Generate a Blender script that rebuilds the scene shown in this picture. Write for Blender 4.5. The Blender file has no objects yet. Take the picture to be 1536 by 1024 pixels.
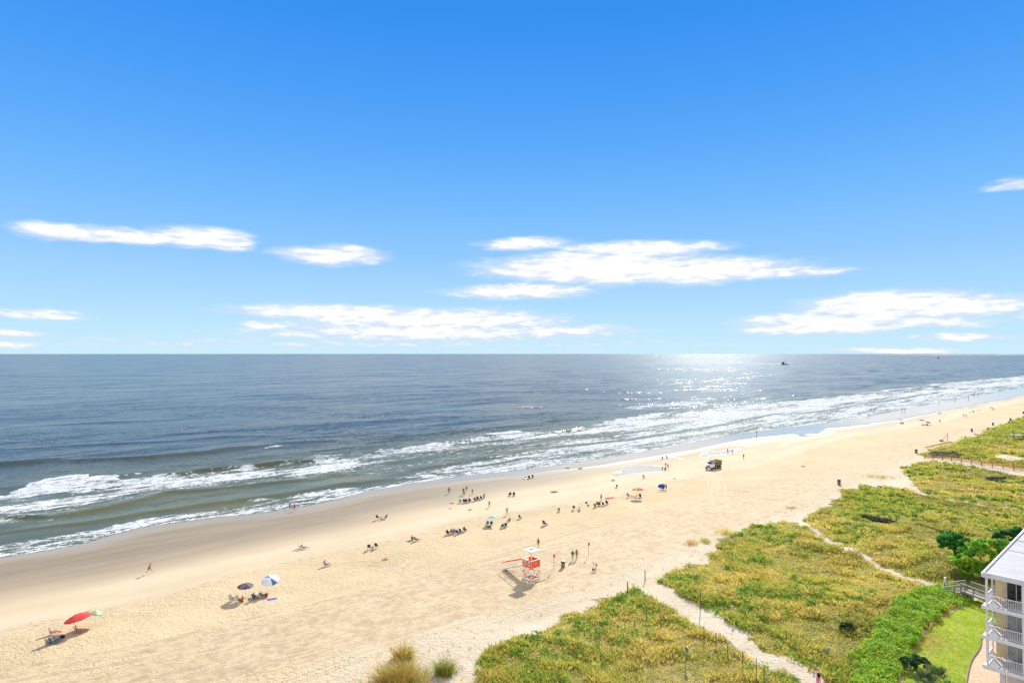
import bpy, math, random
import numpy as np
from mathutils import Vector, Matrix
random.seed(7); RNG = np.random.default_rng(7)
R = math.radians
scene = bpy.context.scene
COL = scene.collection

# ------------------------------------------------------------------ camera, sky, sun, exposure
F, CX, CY, HZ, CAMZ = 960.0, 768.0, 512.0, 530.0, 36.0
PITCH = math.atan((HZ - CY) / F)
cam_d = bpy.data.cameras.new('camera'); cam = bpy.data.objects.new('camera', cam_d); COL.objects.link(cam)
cam_d.sensor_width = 36.0; cam_d.lens = 36.0 * F / 1536.0
cam_d.clip_start = 0.5; cam_d.clip_end = 150000.0
cam.location = (0, 0, CAMZ); cam.rotation_euler = (R(90) + PITCH, 0, 0)
scene.camera = cam

def L(r, g, b):
    f = lambda c: ((c / 255.0) / 12.92) if c <= 10 else (((c / 255.0) + 0.055) / 1.055) ** 2.4
    return (f(r), f(g), f(b), 1.0)

SUN_AZ, SUN_EL = R(17.5), R(30.0)
scene.view_settings.view_transform = 'Standard'; scene.view_settings.look = 'None'
scene.view_settings.gamma = 1.0; scene.view_settings.use_curve_mapping = False
EXPO = 0.5
scene.view_settings.exposure = EXPO
sun_d = bpy.data.lights.new('sun', 'SUN'); sun = bpy.data.objects.new('sun', sun_d); COL.objects.link(sun)
sun_d.energy = 5.0; sun_d.angle = R(0.5); sun_d.color = (1.0, 0.945, 0.84)
sdir = Vector((math.sin(SUN_AZ) * math.cos(SUN_EL), math.cos(SUN_AZ) * math.cos(SUN_EL), math.sin(SUN_EL)))
sun.rotation_euler = (-sdir).to_track_quat('-Z', 'Y').to_euler()
sun.location = (60, 190, 130)

class NT:
    """small helper for node trees"""
    def __init__(s, tree): s.t = tree
    def n(s, typ, **kw):
        nd = s.t.nodes.new(typ)
        for k, v in kw.items(): setattr(nd, k, v)
        return nd
    def put(s, sock, v):
        if hasattr(v, 'is_output'): s.t.links.new(v, sock)
        elif v is not None:
            try: sock.default_value = v
            except Exception: sock.default_value = (v, v, v)
    def m(s, op, a, b=None, c=None, clamp=False):
        nd = s.n('ShaderNodeMath', operation=op, use_clamp=clamp)
        for i, v in enumerate((a, b, c)):
            if v is not None: s.put(nd.inputs[i], v)
        return nd.outputs[0]
    def v(s, op, a, b=None, sc=None):
        nd = s.n('ShaderNodeVectorMath', operation=op)
        s.put(nd.inputs[0], a)
        if b is not None: s.put(nd.inputs[1], b)
        if sc is not None: s.put(nd.inputs['Scale'], sc)
        return nd.outputs[1] if op in ('LENGTH', 'DOT_PRODUCT', 'DISTANCE') else nd.outputs[0]
    def ramp(s, x, lo, hi, a=0.0, b=1.0, smooth=True):
        nd = s.n('ShaderNodeMapRange', interpolation_type='SMOOTHSTEP' if smooth else 'LINEAR', clamp=True)
        for i, v in enumerate((x, lo, hi, a, b)): s.put(nd.inputs[i], v)
        return nd.outputs[0]
    def mix(s, f, a, b, mode='MIX'):
        nd = s.n('ShaderNodeMix', data_type='RGBA', blend_type=mode, clamp_factor=True)
        s.put(nd.inputs[0], f); s.put(nd.inputs[6], a); s.put(nd.inputs[7], b)
        return nd.outputs[2]
    def noise(s, vec, scale, detail=3, rough=0.55, dist=0.0, color=False):
        nd = s.n('ShaderNodeTexNoise'); s.put(nd.inputs['Vector'], vec)
        nd.inputs['Scale'].default_value = scale; nd.inputs['Detail'].default_value = detail
        nd.inputs['Roughness'].default_value = rough; nd.inputs['Distortion'].default_value = dist
        return nd.outputs['Color' if color else 'Fac']
    def vor(s, vec, scale, feature='F1', out='Distance'):
        nd = s.n('ShaderNodeTexVoronoi', feature=feature); s.put(nd.inputs['Vector'], vec)
        nd.inputs['Scale'].default_value = scale
        return nd.outputs[out]
    def map(s, vec, scale=(1, 1, 1), rot=(0, 0, 0), loc=(0, 0, 0)):
        nd = s.n('ShaderNodeMapping'); s.put(nd.inputs[0], vec)
        nd.inputs['Scale'].default_value = scale; nd.inputs['Rotation'].default_value = rot
        nd.inputs['Location'].default_value = loc
        return nd.outputs[0]

# world: blue sky gradient by elevation with the cloud bands of the photograph, by direction
world = bpy.data.worlds.new("World"); scene.world = world; world.use_nodes = True
wt = world.node_tree; wt.nodes.clear(); W = NT(wt)
geo = W.n('ShaderNodeTexCoord'); sep = W.n('ShaderNodeSeparateXYZ'); wt.links.new(geo.outputs['Generated'], sep.inputs[0])
dx, dy, dz = sep.outputs
az = W.m('DEGREES' if False else 'MULTIPLY', W.m('ARCTAN2', dx, dy), 57.2958)
el = W.m('MULTIPLY', W.m('ARCSINE', dz), 57.2958)
rampn = W.n('ShaderNodeValToRGB'); cr = rampn.color_ramp
stops = [(0.0, (206, 238, 253)), (2.2, (192, 232, 255)), (5.0, (172, 219, 255)), (8.5, (147, 203, 255)), (13, (118, 188, 254)),
         (18, (92, 170, 251)), (23, (72, 157, 247)), (28, (57, 146, 240)), (40, (54, 124, 222)), (65, (42, 104, 200)), (90, (36, 92, 188))]
while len(cr.elements) < len(stops): cr.elements.new(0.5)
for e, (p, c) in zip(cr.elements, stops): e.position = p / 90.0; e.color = L(*c)
wt.links.new(W.m('DIVIDE', el, 90.0), rampn.inputs[0])
comb = W.n('ShaderNodeCombineXYZ'); W.put(comb.inputs[0], az); W.put(comb.inputs[1], el)
P = comb.outputs[0]
# wispy warp, stretched along the horizon
wn = W.noise(W.map(P, (0.16, 0.62, 1)), 1.0, 5, 0.6, color=True)
wn2 = W.noise(W.map(P, (0.40, 1.7, 1)), 1.0, 3, 0.5, color=True)
warp = W.v('ADD', W.v('MULTIPLY', W.v('SUBTRACT', wn, (0.5, 0.5, 0.5)), (4.0, 1.0, 0)), W.v('MULTIPLY', W.v('SUBTRACT', wn2, (0.5, 0.5, 0.5)), (1.6, 0.32, 0)))
PW = W.v('ADD', P, warp)
def ang(px, py):
    x, y = (px - CX) / F, (HZ - py) / F
    return math.degrees(math.atan(x)), math.degrees(math.atan(y / math.sqrt(1 + x * x)))
# px, py, half width, half height, weight
CL = [(90, 348, 80, 14, 1), (200, 354, 90, 12, .95), (300, 356, 75, 17, 1), (345, 373, 34, 7, .7), (492, 383, 76, 14, 1), (525, 374, 40, 7, .7),
      (790, 366, 72, 10, .95), (960, 373, 120, 13, 1.1), (900, 402, 185, 24, 1.25), (1050, 405, 150, 19, 1.1), (1140, 410, 110, 10, .8), (1235, 406, 60, 6, .75),
      (780, 437, 110, 10, 1), (500, 467, 140, 12, 1.1), (640, 480, 200, 18, 1), (740, 480, 110, 12, .9), (640, 498, 250, 15, .85), (830, 497, 130, 11, .75), (400, 486, 50, 7, .9),
      (1330, 455, 150, 18, 1.25), (1440, 458, 120, 17, 1.1), (1240, 482, 150, 15, 1.15), (1380, 482, 120, 10, .9), (1220, 494, 130, 10, .85), (1450, 505, 75, 7, .85),
      (1530, 275, 40, 10, .55), (60, 472, 80, 8, .8), (15, 500, 60, 7, .8), (20, 517, 60, 5, .75), (1340, 527, 110, 5, .9), (560, 515, 500, 9, .28), (1580, 462, 60, 16, 1),
      (-160, 430, 130, 20, 1), (1800, 380, 160, 24, 1), (-400, 330, 160, 22, .9)]
dens = None
for (px, py, hw, hh, wgt) in CL:
    a0, e0 = ang(px, py); a1, _ = ang(px + hw, py); _, e1 = ang(px, py - hh)
    d = W.v('MULTIPLY', W.v('SUBTRACT', PW, (a0, e0, 0)), (1 / max(abs(a1 - a0), .1), 1 / max(e1 - e0, .05), 0))
    k = W.m('MULTIPLY', W.m('SUBTRACT', 1.26, W.v('LENGTH', d)), wgt)
    dens = k if dens is None else W.m('SMOOTH_MAX', dens, k, 0.05)
tex = W.noise(W.map(P, (0.5, 2.0, 1)), 1.1, 5, 0.55)
dd = W.m('ADD', dens, W.m('MULTIPLY', W.m('SUBTRACT', tex, 0.5), 0.55))
cov = W.ramp(dd, -0.10, 0.70)
dlow = W.noise(W.map(P, (0.5, 2.4, 1), (0, 0, 0), (0, .35, 0)), 1.1, 5, 0.55)
cc = W.mix(W.ramp(W.m('ADD', dd, W.m('MULTIPLY', W.m('SUBTRACT', tex, dlow), 2.0)), 0.2, 1.0), L(214, 228, 246), L(255, 255, 255))
ccb = W.v('SCALE', cc, sc=1.04)
# unseen bright cloud overhead and behind the viewer, added to lift and neutralise shadows
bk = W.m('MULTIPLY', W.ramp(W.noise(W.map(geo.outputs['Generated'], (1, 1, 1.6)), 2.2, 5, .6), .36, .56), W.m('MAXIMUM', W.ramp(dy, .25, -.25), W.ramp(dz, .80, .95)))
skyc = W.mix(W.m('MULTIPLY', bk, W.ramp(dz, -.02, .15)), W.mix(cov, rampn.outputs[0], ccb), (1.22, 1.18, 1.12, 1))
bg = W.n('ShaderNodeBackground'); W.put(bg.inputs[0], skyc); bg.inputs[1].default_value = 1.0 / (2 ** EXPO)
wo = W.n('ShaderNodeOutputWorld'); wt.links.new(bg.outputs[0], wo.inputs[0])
scene.cycles.max_bounces = 6
scene.cycles.sample_clamp_indirect = 4.0

# ------------------------------------------------------------------ the lie of the land
EU = np.array([math.cos(R(43)), math.sin(R(43))]); EV = np.array([-EU[1], EU[0]])
cp, sp_ = math.cos(PITCH), math.sin(PITCH)
def ray(px, py):
    x, y = (px - CX) / F, (CY - py) / F
    return np.array([x, cp - y * sp_, y * cp + sp_])
def flat(px, py, z=0.0):
    r = ray(px, py); t = (z - CAMZ) / r[2]
    return r[0] * t, r[1] * t
def poly(pts, z=0.0): return np.array([flat(a, b, z) for a, b in pts])
def uv(p): p = np.asarray(p); return p[..., 0] * EU[0] + p[..., 1] * EU[1], p[..., 0] * EV[0] + p[..., 1] * EV[1]
def line_v(pts, z):
    q = poly(pts, z); u, v = uv(q); o = np.argsort(u)
    u, v = u[o], v[o]
    # extend straight on both ends
    k = (v[-1] - v[0]) / (u[-1] - u[0]) * 0.3
    return np.concatenate([[u[0] - 3000], u, [u[-1] + 6000]]), np.concatenate([[v[0] - 3000 * k], v, [v[-1] + 6000 * k]])
SHORE = line_v([(0, 836), (71, 825), (131, 813), (160, 804), (213, 790), (320, 776), (407, 767), (461, 758), (515, 746), (545, 738), (620, 724), (700, 713), (760, 707), (839, 697), (904, 687), (982, 674), (1034, 664), (1086, 654), (1200, 639), (1290, 627), (1345, 616), (1400, 605), (1472, 592), (1536, 581)], 0.0)
GREY = line_v([(0, 872), (150, 846), (300, 815), (450, 788), (600, 757), (700, 735), (800, 718), (900, 700), (1000, 680), (1100, 662), (1200, 652), (1300, 638), (1400, 616), (1536, 590)], .5)
DAMP = line_v([(0, 925), (150, 885), (300, 850), (450, 815), (600, 782), (700, 762), (800, 738), (900, 715), (1000, 700), (1100, 684), (1200, 664), (1300, 645), (1400, 625), (1536, 596)], .9)
TEX = line_v([(0, 948), (110, 925), (240, 895), (330, 868), (430, 845), (520, 822), (600, 806), (690, 782), (770, 768), (860, 757), (930, 742), (1000, 722), (1060, 712), (1140, 700), (1270, 656), (1400, 636), (1536, 602)], 1.1)
WHITE = line_v([(450, 1040), (600, 968), (700, 932), (800, 908), (900, 872), (950, 850), (1050, 808), (1150, 770), (1250, 728), (1350, 690), (1450, 655), (1536, 625)], 1.5)
def vat(line, u): return np.interp(u, line[0], line[1])

_lat = RNG.random((256, 256))
def vnoise(x, y, s):
    x = np.asarray(x) * s + 91.3; y = np.asarray(y) * s + 37.7
    xi = np.floor(x).astype(int); yi = np.floor(y).astype(int); fx = x - xi; fy = y - yi
    fx = fx * fx * (3 - 2 * fx); fy = fy * fy * (3 - 2 * fy)
    g = lambda a, b: _lat[a & 255, b & 255]
    return (g(xi, yi) * (1 - fx) + g(xi + 1, yi) * fx) * (1 - fy) + (g(xi, yi + 1) * (1 - fx) + g(xi + 1, yi + 1) * fx) * fy
def fbm(x, y, s, o=3):
    a = 0; w = 1; t = 0
    for i in range(o): a = a + w * vnoise(x + 17.1 * i, y - 9.2 * i, s * 2.03 ** i); t += w; w *= .5
    return a / t
def sstep(x, a, b):
    t = np.clip((x - a) / (b - a), 0, 1); return t * t * (3 - 2 * t)
def inside(P_, x, y):
    x = np.asarray(x, float); y = np.asarray(y, float); c = np.zeros(x.shape, bool); n = len(P_)
    for i in range(n):
        x0, y0 = P_[i]; x1, y1 = P_[(i + 1) % n]
        if y0 == y1: continue
        h = ((y0 > y) != (y1 > y)) & (x < (x1 - x0) * (y - y0) / (y1 - y0) + x0)
        c ^= h
    return c

GZ = 2.6     # level of the lawn and of the building plot
FLATC = np.array([48.0, 66.0])
def G(x, y):
    x = np.asarray(x, float); y = np.asarray(y, float)
    u, v = uv(np.stack([x, y], -1))
    s = vat(SHORE, u) - v; s4 = vat(SHORE, u) - vat(WHITE, u)
    z = np.where(s < 0, s * .03, s * .022)
    s4m = np.minimum(s4, 95)
    z = np.where(s > s4m, s4m * .022, z)
    d = sstep(s - s4m, 2, 16)
    z = z + d * (0.35 + 1.5 * (fbm(x, y, .07, 3) - .35))
    # small unevenness of the dry beach
    z = z + sstep(s, 20, 50) * (fbm(x, y, .25, 2) - .5) * .12
    r = np.hypot((x - 44) * .9, y - 66)
    k = 1 - sstep(r, 19, 30)
    return z * (1 - k) + GZ * k
def at(px, py, dz=0.0):
    z = 1.5
    for i in range(14):
        x, y = flat(px, py, z); z = .5 * z + .5 * (float(G(x, y)) + dz)
    x, y = flat(px, py, z)
    return Vector((x, y, float(G(x, y))))

# vegetated dune polygons, traced on the photograph and laid on the ground
def gp(pts): return np.array([at(a, b)[:2] if b > 560 else flat(a, b, 2) for a, b in pts])
VEG = [gp(p) for p in (
    [(640, 1150), (690, 1050), (712, 1000), (735, 978), (770, 965), (800, 950), (850, 928), (890, 912), (920, 900), (945, 884), (964, 889), (990, 907), (1026, 932), (1067, 953), (1107, 973), (1158, 1001), (1198, 1030), (1270, 1100), (1270, 1500), (640, 1500)],
    [(986, 868), (1000, 860), (1040, 850), (1072, 842), (1078, 820), (1090, 808), (1120, 790), (1150, 784), (1195, 783), (1212, 794), (1260, 820), (1290, 838), (1330, 858), (1380, 876), (1408, 886), (1440, 890), (1458, 902), (1440, 912), (1400, 932), (1375, 957), (1362, 985), (1350, 1024), (1345, 1100), (1360, 1500), (1290, 1500), (1300, 1080), (1245, 1021), (1205, 998), (1152, 970), (1102, 941), (1062, 916), (1022, 893), (990, 874)],
    [(1206, 780), (1235, 762), (1268, 745), (1258, 736), (1300, 729), (1345, 733), (1385, 742), (1420, 749), (1470, 757), (1536, 770), (1760, 812), (1760, 960), (1600, 900), (1480, 884), (1412, 880), (1385, 870), (1330, 850), (1290, 829), (1250, 807), (1214, 788)],
    [(1352, 702), (1372, 696), (1400, 692), (1440, 697), (1480, 704), (1536, 714), (1760, 750), (1760, 806), (1536, 768), (1470, 755), (1420, 747), (1388, 740), (1370, 722), (1356, 712)],
    [(1378, 682), (1400, 672), (1430, 663), (1460, 655), (1490, 642), (1536, 625), (1700, 580), (2200, 560), (2200, 760), (1760, 738), (1536, 704), (1480, 694), (1440, 688), (1392, 685)])]
BARE = [gp(p) for p in ([(1484, 684), (1500, 680), (1520, 683), (1536, 687), (1536, 692), (1510, 689), (1490, 688)], [(1310, 722), (1345, 702), (1375, 722), (1370, 733), (1330, 731)])]
THICK = gp([(1402, 884), (1440, 889), (1460, 901), (1436, 912), (1402, 930), (1375, 955), (1362, 985), (1348, 1030), (1350, 1150), (1300, 1150), (1276, 1012), (1292, 972), (1322, 932), (1362, 897)])
LAWN = gp([(1461, 904), (1480, 899), (1530, 905), (1530, 930), (1480, 946), (1472, 955), (1470, 972), (1458, 986), (1452, 1000), (1448, 1024), (1440, 1100), (1385, 1120), (1362, 1060), (1352, 1030), (1360, 1005), (1366, 985), (1378, 960), (1403, 935), (1436, 914)])
def vegmask(x, y, wob=1.6):
    wx = x + (fbm(x, y, .35, 3) - .5) * 2 * wob * 1.4; wy = y + (fbm(x + 50, y + 20, .35, 3) - .5) * 2 * wob * 2.2
    m = np.zeros(np.shape(x), bool)
    for p in VEG: m |= inside(p, wx, wy)
    for p in BARE: m &= ~inside(p, wx, wy)
    m &= ~inside(LAWN, x, y)
    return m

# ------------------------------------------------------------------ helpers to make objects
def link(o, parent=None):
    COL.objects.link(o)
    if parent is not None: o.parent = parent
    return o
def npmesh(name, V, Fq, mats, smooth=False, attrs=None, parent=None, mi=None):
    me = bpy.data.meshes.new(name); V = np.ascontiguousarray(V, np.float32); Fq = np.ascontiguousarray(Fq, np.int32)
    k = Fq.shape[1]
    me.vertices.add(len(V)); me.vertices.foreach_set('co', V.ravel())
    me.loops.add(Fq.size); me.loops.foreach_set('vertex_index', Fq.ravel())
    me.polygons.add(len(Fq)); me.polygons.foreach_set('loop_start', np.arange(0, Fq.size, k, dtype=np.int32))
    me.update(calc_edges=True)
    if smooth: me.polygons.foreach_set('use_smooth', np.ones(len(Fq), bool))
    if mi is not None: me.polygons.foreach_set('material_index', np.asarray(mi, np.int32))
    for k_, a in (attrs or {}).items():
        at_ = me.attributes.new(k_, 'FLOAT_COLOR', 'POINT'); at_.data.foreach_set('color', np.ascontiguousarray(a, np.float32).ravel())
    for m in (mats if isinstance(mats, (list, tuple)) else [mats]): me.materials.append(m)
    o = bpy.data.objects.new(name, me)
    return link(o, parent)
def tag(o, label=None, cat=None, group=None, kind=None):
    if label: o['label'] = label
    if cat: o['category'] = cat
    if group: o['group'] = group
    if kind: o['kind'] = kind
    return o
def empty(name, loc, rz=0.0, label=None, cat=None, group=None, sc=1.0):
    o = bpy.data.objects.new(name, None); o.empty_display_size = .3; COL.objects.link(o)
    o.location = loc; o.rotation_euler = (0, 0, rz); o.scale = (sc, sc, sc)
    return tag(o, label, cat, group)
class MB:
    def __init__(s): s.V = []; s.Fc = []; s.M = []; s.mi = 0; s.S = []; s.sm = False
    def add(s, vs, fs):
        b = len(s.V); s.V += [tuple(v) for v in vs]
        for f in fs: s.Fc.append([b + i for i in f]); s.M.append(s.mi); s.S.append(s.sm)
        return s
    def box(s, c, d, rot=None):
        x, y, z = d[0] / 2, d[1] / 2, d[2] / 2
        vs = [Vector((a * x, b * y, e * z)) for a in (-1, 1) for b in (-1, 1) for e in (-1, 1)]
        if rot is not None: vs = [rot @ v for v in vs]
        vs = [v + Vector(c) for v in vs]
        return s.add(vs, [(0, 1, 3, 2), (4, 6, 7, 5), (0, 4, 5, 1), (2, 3, 7, 6), (0, 2, 6, 4), (1, 5, 7, 3)])
    def bar(s, p, q, w, t, up=(0, 0, 1)):
        p, q = Vector(p), Vector(q); d = q - p; l = d.length; d = d / l; up = Vector(up)
        if abs(d.dot(up)) > .98: up = Vector((1, 0, 0))
        x = d.cross(up).normalized(); z = x.cross(d)
        m = Matrix((x, d, z)).transposed()
        return s.box((p + q) / 2, (w, l, t), m)
    def tube(s, p, q, r0, r1=None, n=8, cap=True):
        r1 = r0 if r1 is None else r1
        p, q = Vector(p), Vector(q); d = (q - p).normalized(); a = d.orthogonal().normalized(); b = d.cross(a)
        vs = []
        for c, r in ((p, r0), (q, r1)):
            for i in range(n):
                t = 2 * math.pi * i / n; vs.append(c + (a * math.cos(t) + b * math.sin(t)) * r)
        fs = [(i, (i + 1) % n, n + (i + 1) % n, n + i) for i in range(n)]
        if cap: fs += [tuple(range(n))[::-1], tuple(range(n, 2 * n))]
        return s.add(vs, fs)
    def path(s, pts, r, n=6):
        for a, b in zip(pts[:-1], pts[1:]): s.tube(a, b, r, r, n)
        return s
    def lathe(s, prof, c=(0, 0, 0), n=16, mi_seg=None):
        c = Vector(c); vs = []
        for r, z in prof:
            for i in range(n):
                t = 2 * math.pi * i / n; vs.append(c + Vector((r * math.cos(t), r * math.sin(t), z)))
        fs = []
        for k in range(len(prof) - 1):
            for i in range(n): fs.append((k * n + i, k * n + (i + 1) % n, (k + 1) * n + (i + 1) % n, (k + 1) * n + i))
        fs.append(tuple(range(n))[::-1]); fs.append(tuple(range((len(prof) - 1) * n, len(prof) * n)))
        return s.add(vs, fs)
    def prism(s, pts, z0, z1):
        n = len(pts); vs = [(x, y, z0) for x, y in pts] + [(x, y, z1) for x, y in pts]
        return s.add(vs, [tuple(range(n))[::-1], tuple(range(n, 2 * n))] + [(i, (i + 1) % n, n + (i + 1) % n, n + i) for i in range(n)])
    def xprism(s, pts, x0, x1):          # outline in y,z swept along x
        n = len(pts); vs = [(x0, y, z) for y, z in pts] + [(x1, y, z) for y, z in pts]
        return s.add(vs, [tuple(range(n))[::-1], tuple(range(n, 2 * n))] + [(i, (i + 1) % n, n + (i + 1) % n, n + i) for i in range(n)])
    def ell(s, c, r, n=10, m=6):
        c = Vector(c); vs = [c + Vector((0, 0, -r[2]))]
        for k in range(1, m):
            ph = -math.pi / 2 + math.pi * k / m
            for i in range(n):
                t = 2 * math.pi * i / n
                vs.append(c + Vector((r[0] * math.cos(ph) * math.cos(t), r[1] * math.cos(ph) * math.sin(t), r[2] * math.sin(ph))))
        vs.append(c + Vector((0, 0, r[2]))); fs = []
        for i in range(n): fs.append((0, 1 + (i + 1) % n, 1 + i))
        for k in range(m - 2):
            for i in range(n): fs.append((1 + k * n + i, 1 + k * n + (i + 1) % n, 1 + (k + 1) * n + (i + 1) % n, 1 + (k + 1) * n + i))
        e = 1 + (m - 1) * n; b = 1 + (m - 2) * n
        for i in range(n): fs.append((b + i, b + (i + 1) % n, e))
        return s.add(vs, fs)
    def build(s, name, mats, parent=None):
        me = bpy.data.meshes.new(name); me.from_pydata([tuple(v) for v in s.V], [], s.Fc)
        for m in (mats if isinstance(mats, (list, tuple)) else [mats]): me.materials.append(m)
        me.polygons.foreach_set('material_index', s.M); me.polygons.foreach_set('use_smooth', s.S); me.update()
        return link(bpy.data.objects.new(name, me), parent)
def copy_tree(o, parent=None):
    c = o.copy(); COL.objects.link(c); c.parent = parent
    for ch in list(o.children): copy_tree(ch, c)
    return c

# ------------------------------------------------------------------ materials
def new_mat(name):
    m = bpy.data.materials.new(name); m.use_nodes = True; t = m.node_tree; t.nodes.clear(); N = NT(t)
    b = N.n('ShaderNodeBsdfPrincipled'); o = N.n('ShaderNodeOutputMaterial'); t.links.new(b.outputs[0], o.inputs[0])
    N.b = b; N.o = o
    return m, N
_simple = {}
def paint(rgb, rough=.6, var=.12, scale=6.0, metal=0.0, bump=0.0, key=None):
    """procedural paint / cloth / wood: base colour broken up by noise"""
    k = (tuple(rgb), rough, var, scale, metal, bump)
    if k in _simple: return _simple[k]
    m, N = new_mat('surface_%d_%d_%d' % tuple(rgb[:3])); c = L(*rgb)
    tc = N.n('ShaderNodeTexCoord').outputs['Object']; nz = N.noise(tc, scale, 4, .6)
    d = tuple(x * (1 - var * 2.2) for x in c[:3]) + (1,); e = tuple(min(1, x * (1 + var)) for x in c[:3]) + (1,)
    N.put(N.b.inputs['Base Color'], N.mix(N.ramp(nz, .3, .7), d, e))
    N.b.inputs['Roughness'].default_value = rough; N.b.inputs['Metallic'].default_value = metal
    if bump:
        bn = N.n('ShaderNodeBump'); bn.inputs['Strength'].default_value = bump; bn.inputs['Distance'].default_value = .02
        N.put(bn.inputs['Height'], N.noise(tc, scale * 4, 3)); N.put(N.b.inputs['Normal'], bn.outputs[0])
    _simple[k] = m; return m
def wood_mat(name, rgb, rgb2, sc=3.0):
    m, N = new_mat(name); tc = N.n('ShaderNodeTexCoord').outputs['Object']
    g = N.noise(N.map(tc, (1, 1, 6)), sc * 3, 4, .6, .6); h = N.noise(tc, .7, 3)
    c = N.mix(N.ramp(g, .3, .7), L(*rgb), L(*rgb2)); c = N.mix(N.ramp(h, .35, .7, 0, .35), c, tuple(x * .5 for x in L(*rgb)[:3]) + (1,))
    N.put(N.b.inputs['Base Color'], c); N.b.inputs['Roughness'].default_value = .8
    bn = N.n('ShaderNodeBump'); bn.inputs['Strength'].default_value = .4; bn.inputs['Distance'].default_value = .01
    N.put(bn.inputs['Height'], g); N.put(N.b.inputs['Normal'], bn.outputs[0])
    return m
def leaf_mat(name, trans=.45, rough=.55):
    """leaves and blades: own colour per blade from the mesh, some light passes through"""
    m, N = new_mat(name); a = N.n('ShaderNodeAttribute', attribute_name='tint').outputs['Color']
    gp_ = N.n('ShaderNodeNewGeometry').outputs['Position']
    c = N.mix(N.ramp(N.noise(gp_, 3.0, 3), .3, .7, 0, .35), a, N.mix(.6, a, (.01, .015, .0, 1)))
    N.put(N.b.inputs['Base Color'], c); N.b.inputs['Roughness'].default_value = rough
    N.b.inputs['Specular IOR Level'].default_value = .25
    tr = N.n('ShaderNodeBsdfTranslucent'); N.put(tr.inputs[0], c); mx = N.n('ShaderNodeMixShader'); mx.inputs[0].default_value = trans
    N.t.links.new(N.b.outputs[0], mx.inputs[1]); N.t.links.new(tr.outputs[0], mx.inputs[2]); N.t.links.new(mx.outputs[0], N.o.inputs[0])
    return m
M_LEAF = leaf_mat('leaf_blades'); M_BARK = wood_mat('bark', (88, 72, 58), (128, 112, 94), 4)
M_WOODG = wood_mat('weathered_wood', (128, 120, 112), (168, 160, 150)); M_WOODT = wood_mat('tan_wood', (206, 150, 84), (236, 186, 118))
M_WOODD = wood_mat('dark_wood', (84, 66, 50), (122, 100, 78)); M_WHITE = paint((236, 236, 238), .5, .05, 3)
M_METAL = paint((170, 172, 176), .35, .08, 10, .7); M_BLACK = paint((28, 28, 32), .5, .2, 5); M_RUBBER = paint((24, 23, 22), .85, .2, 9)

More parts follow.
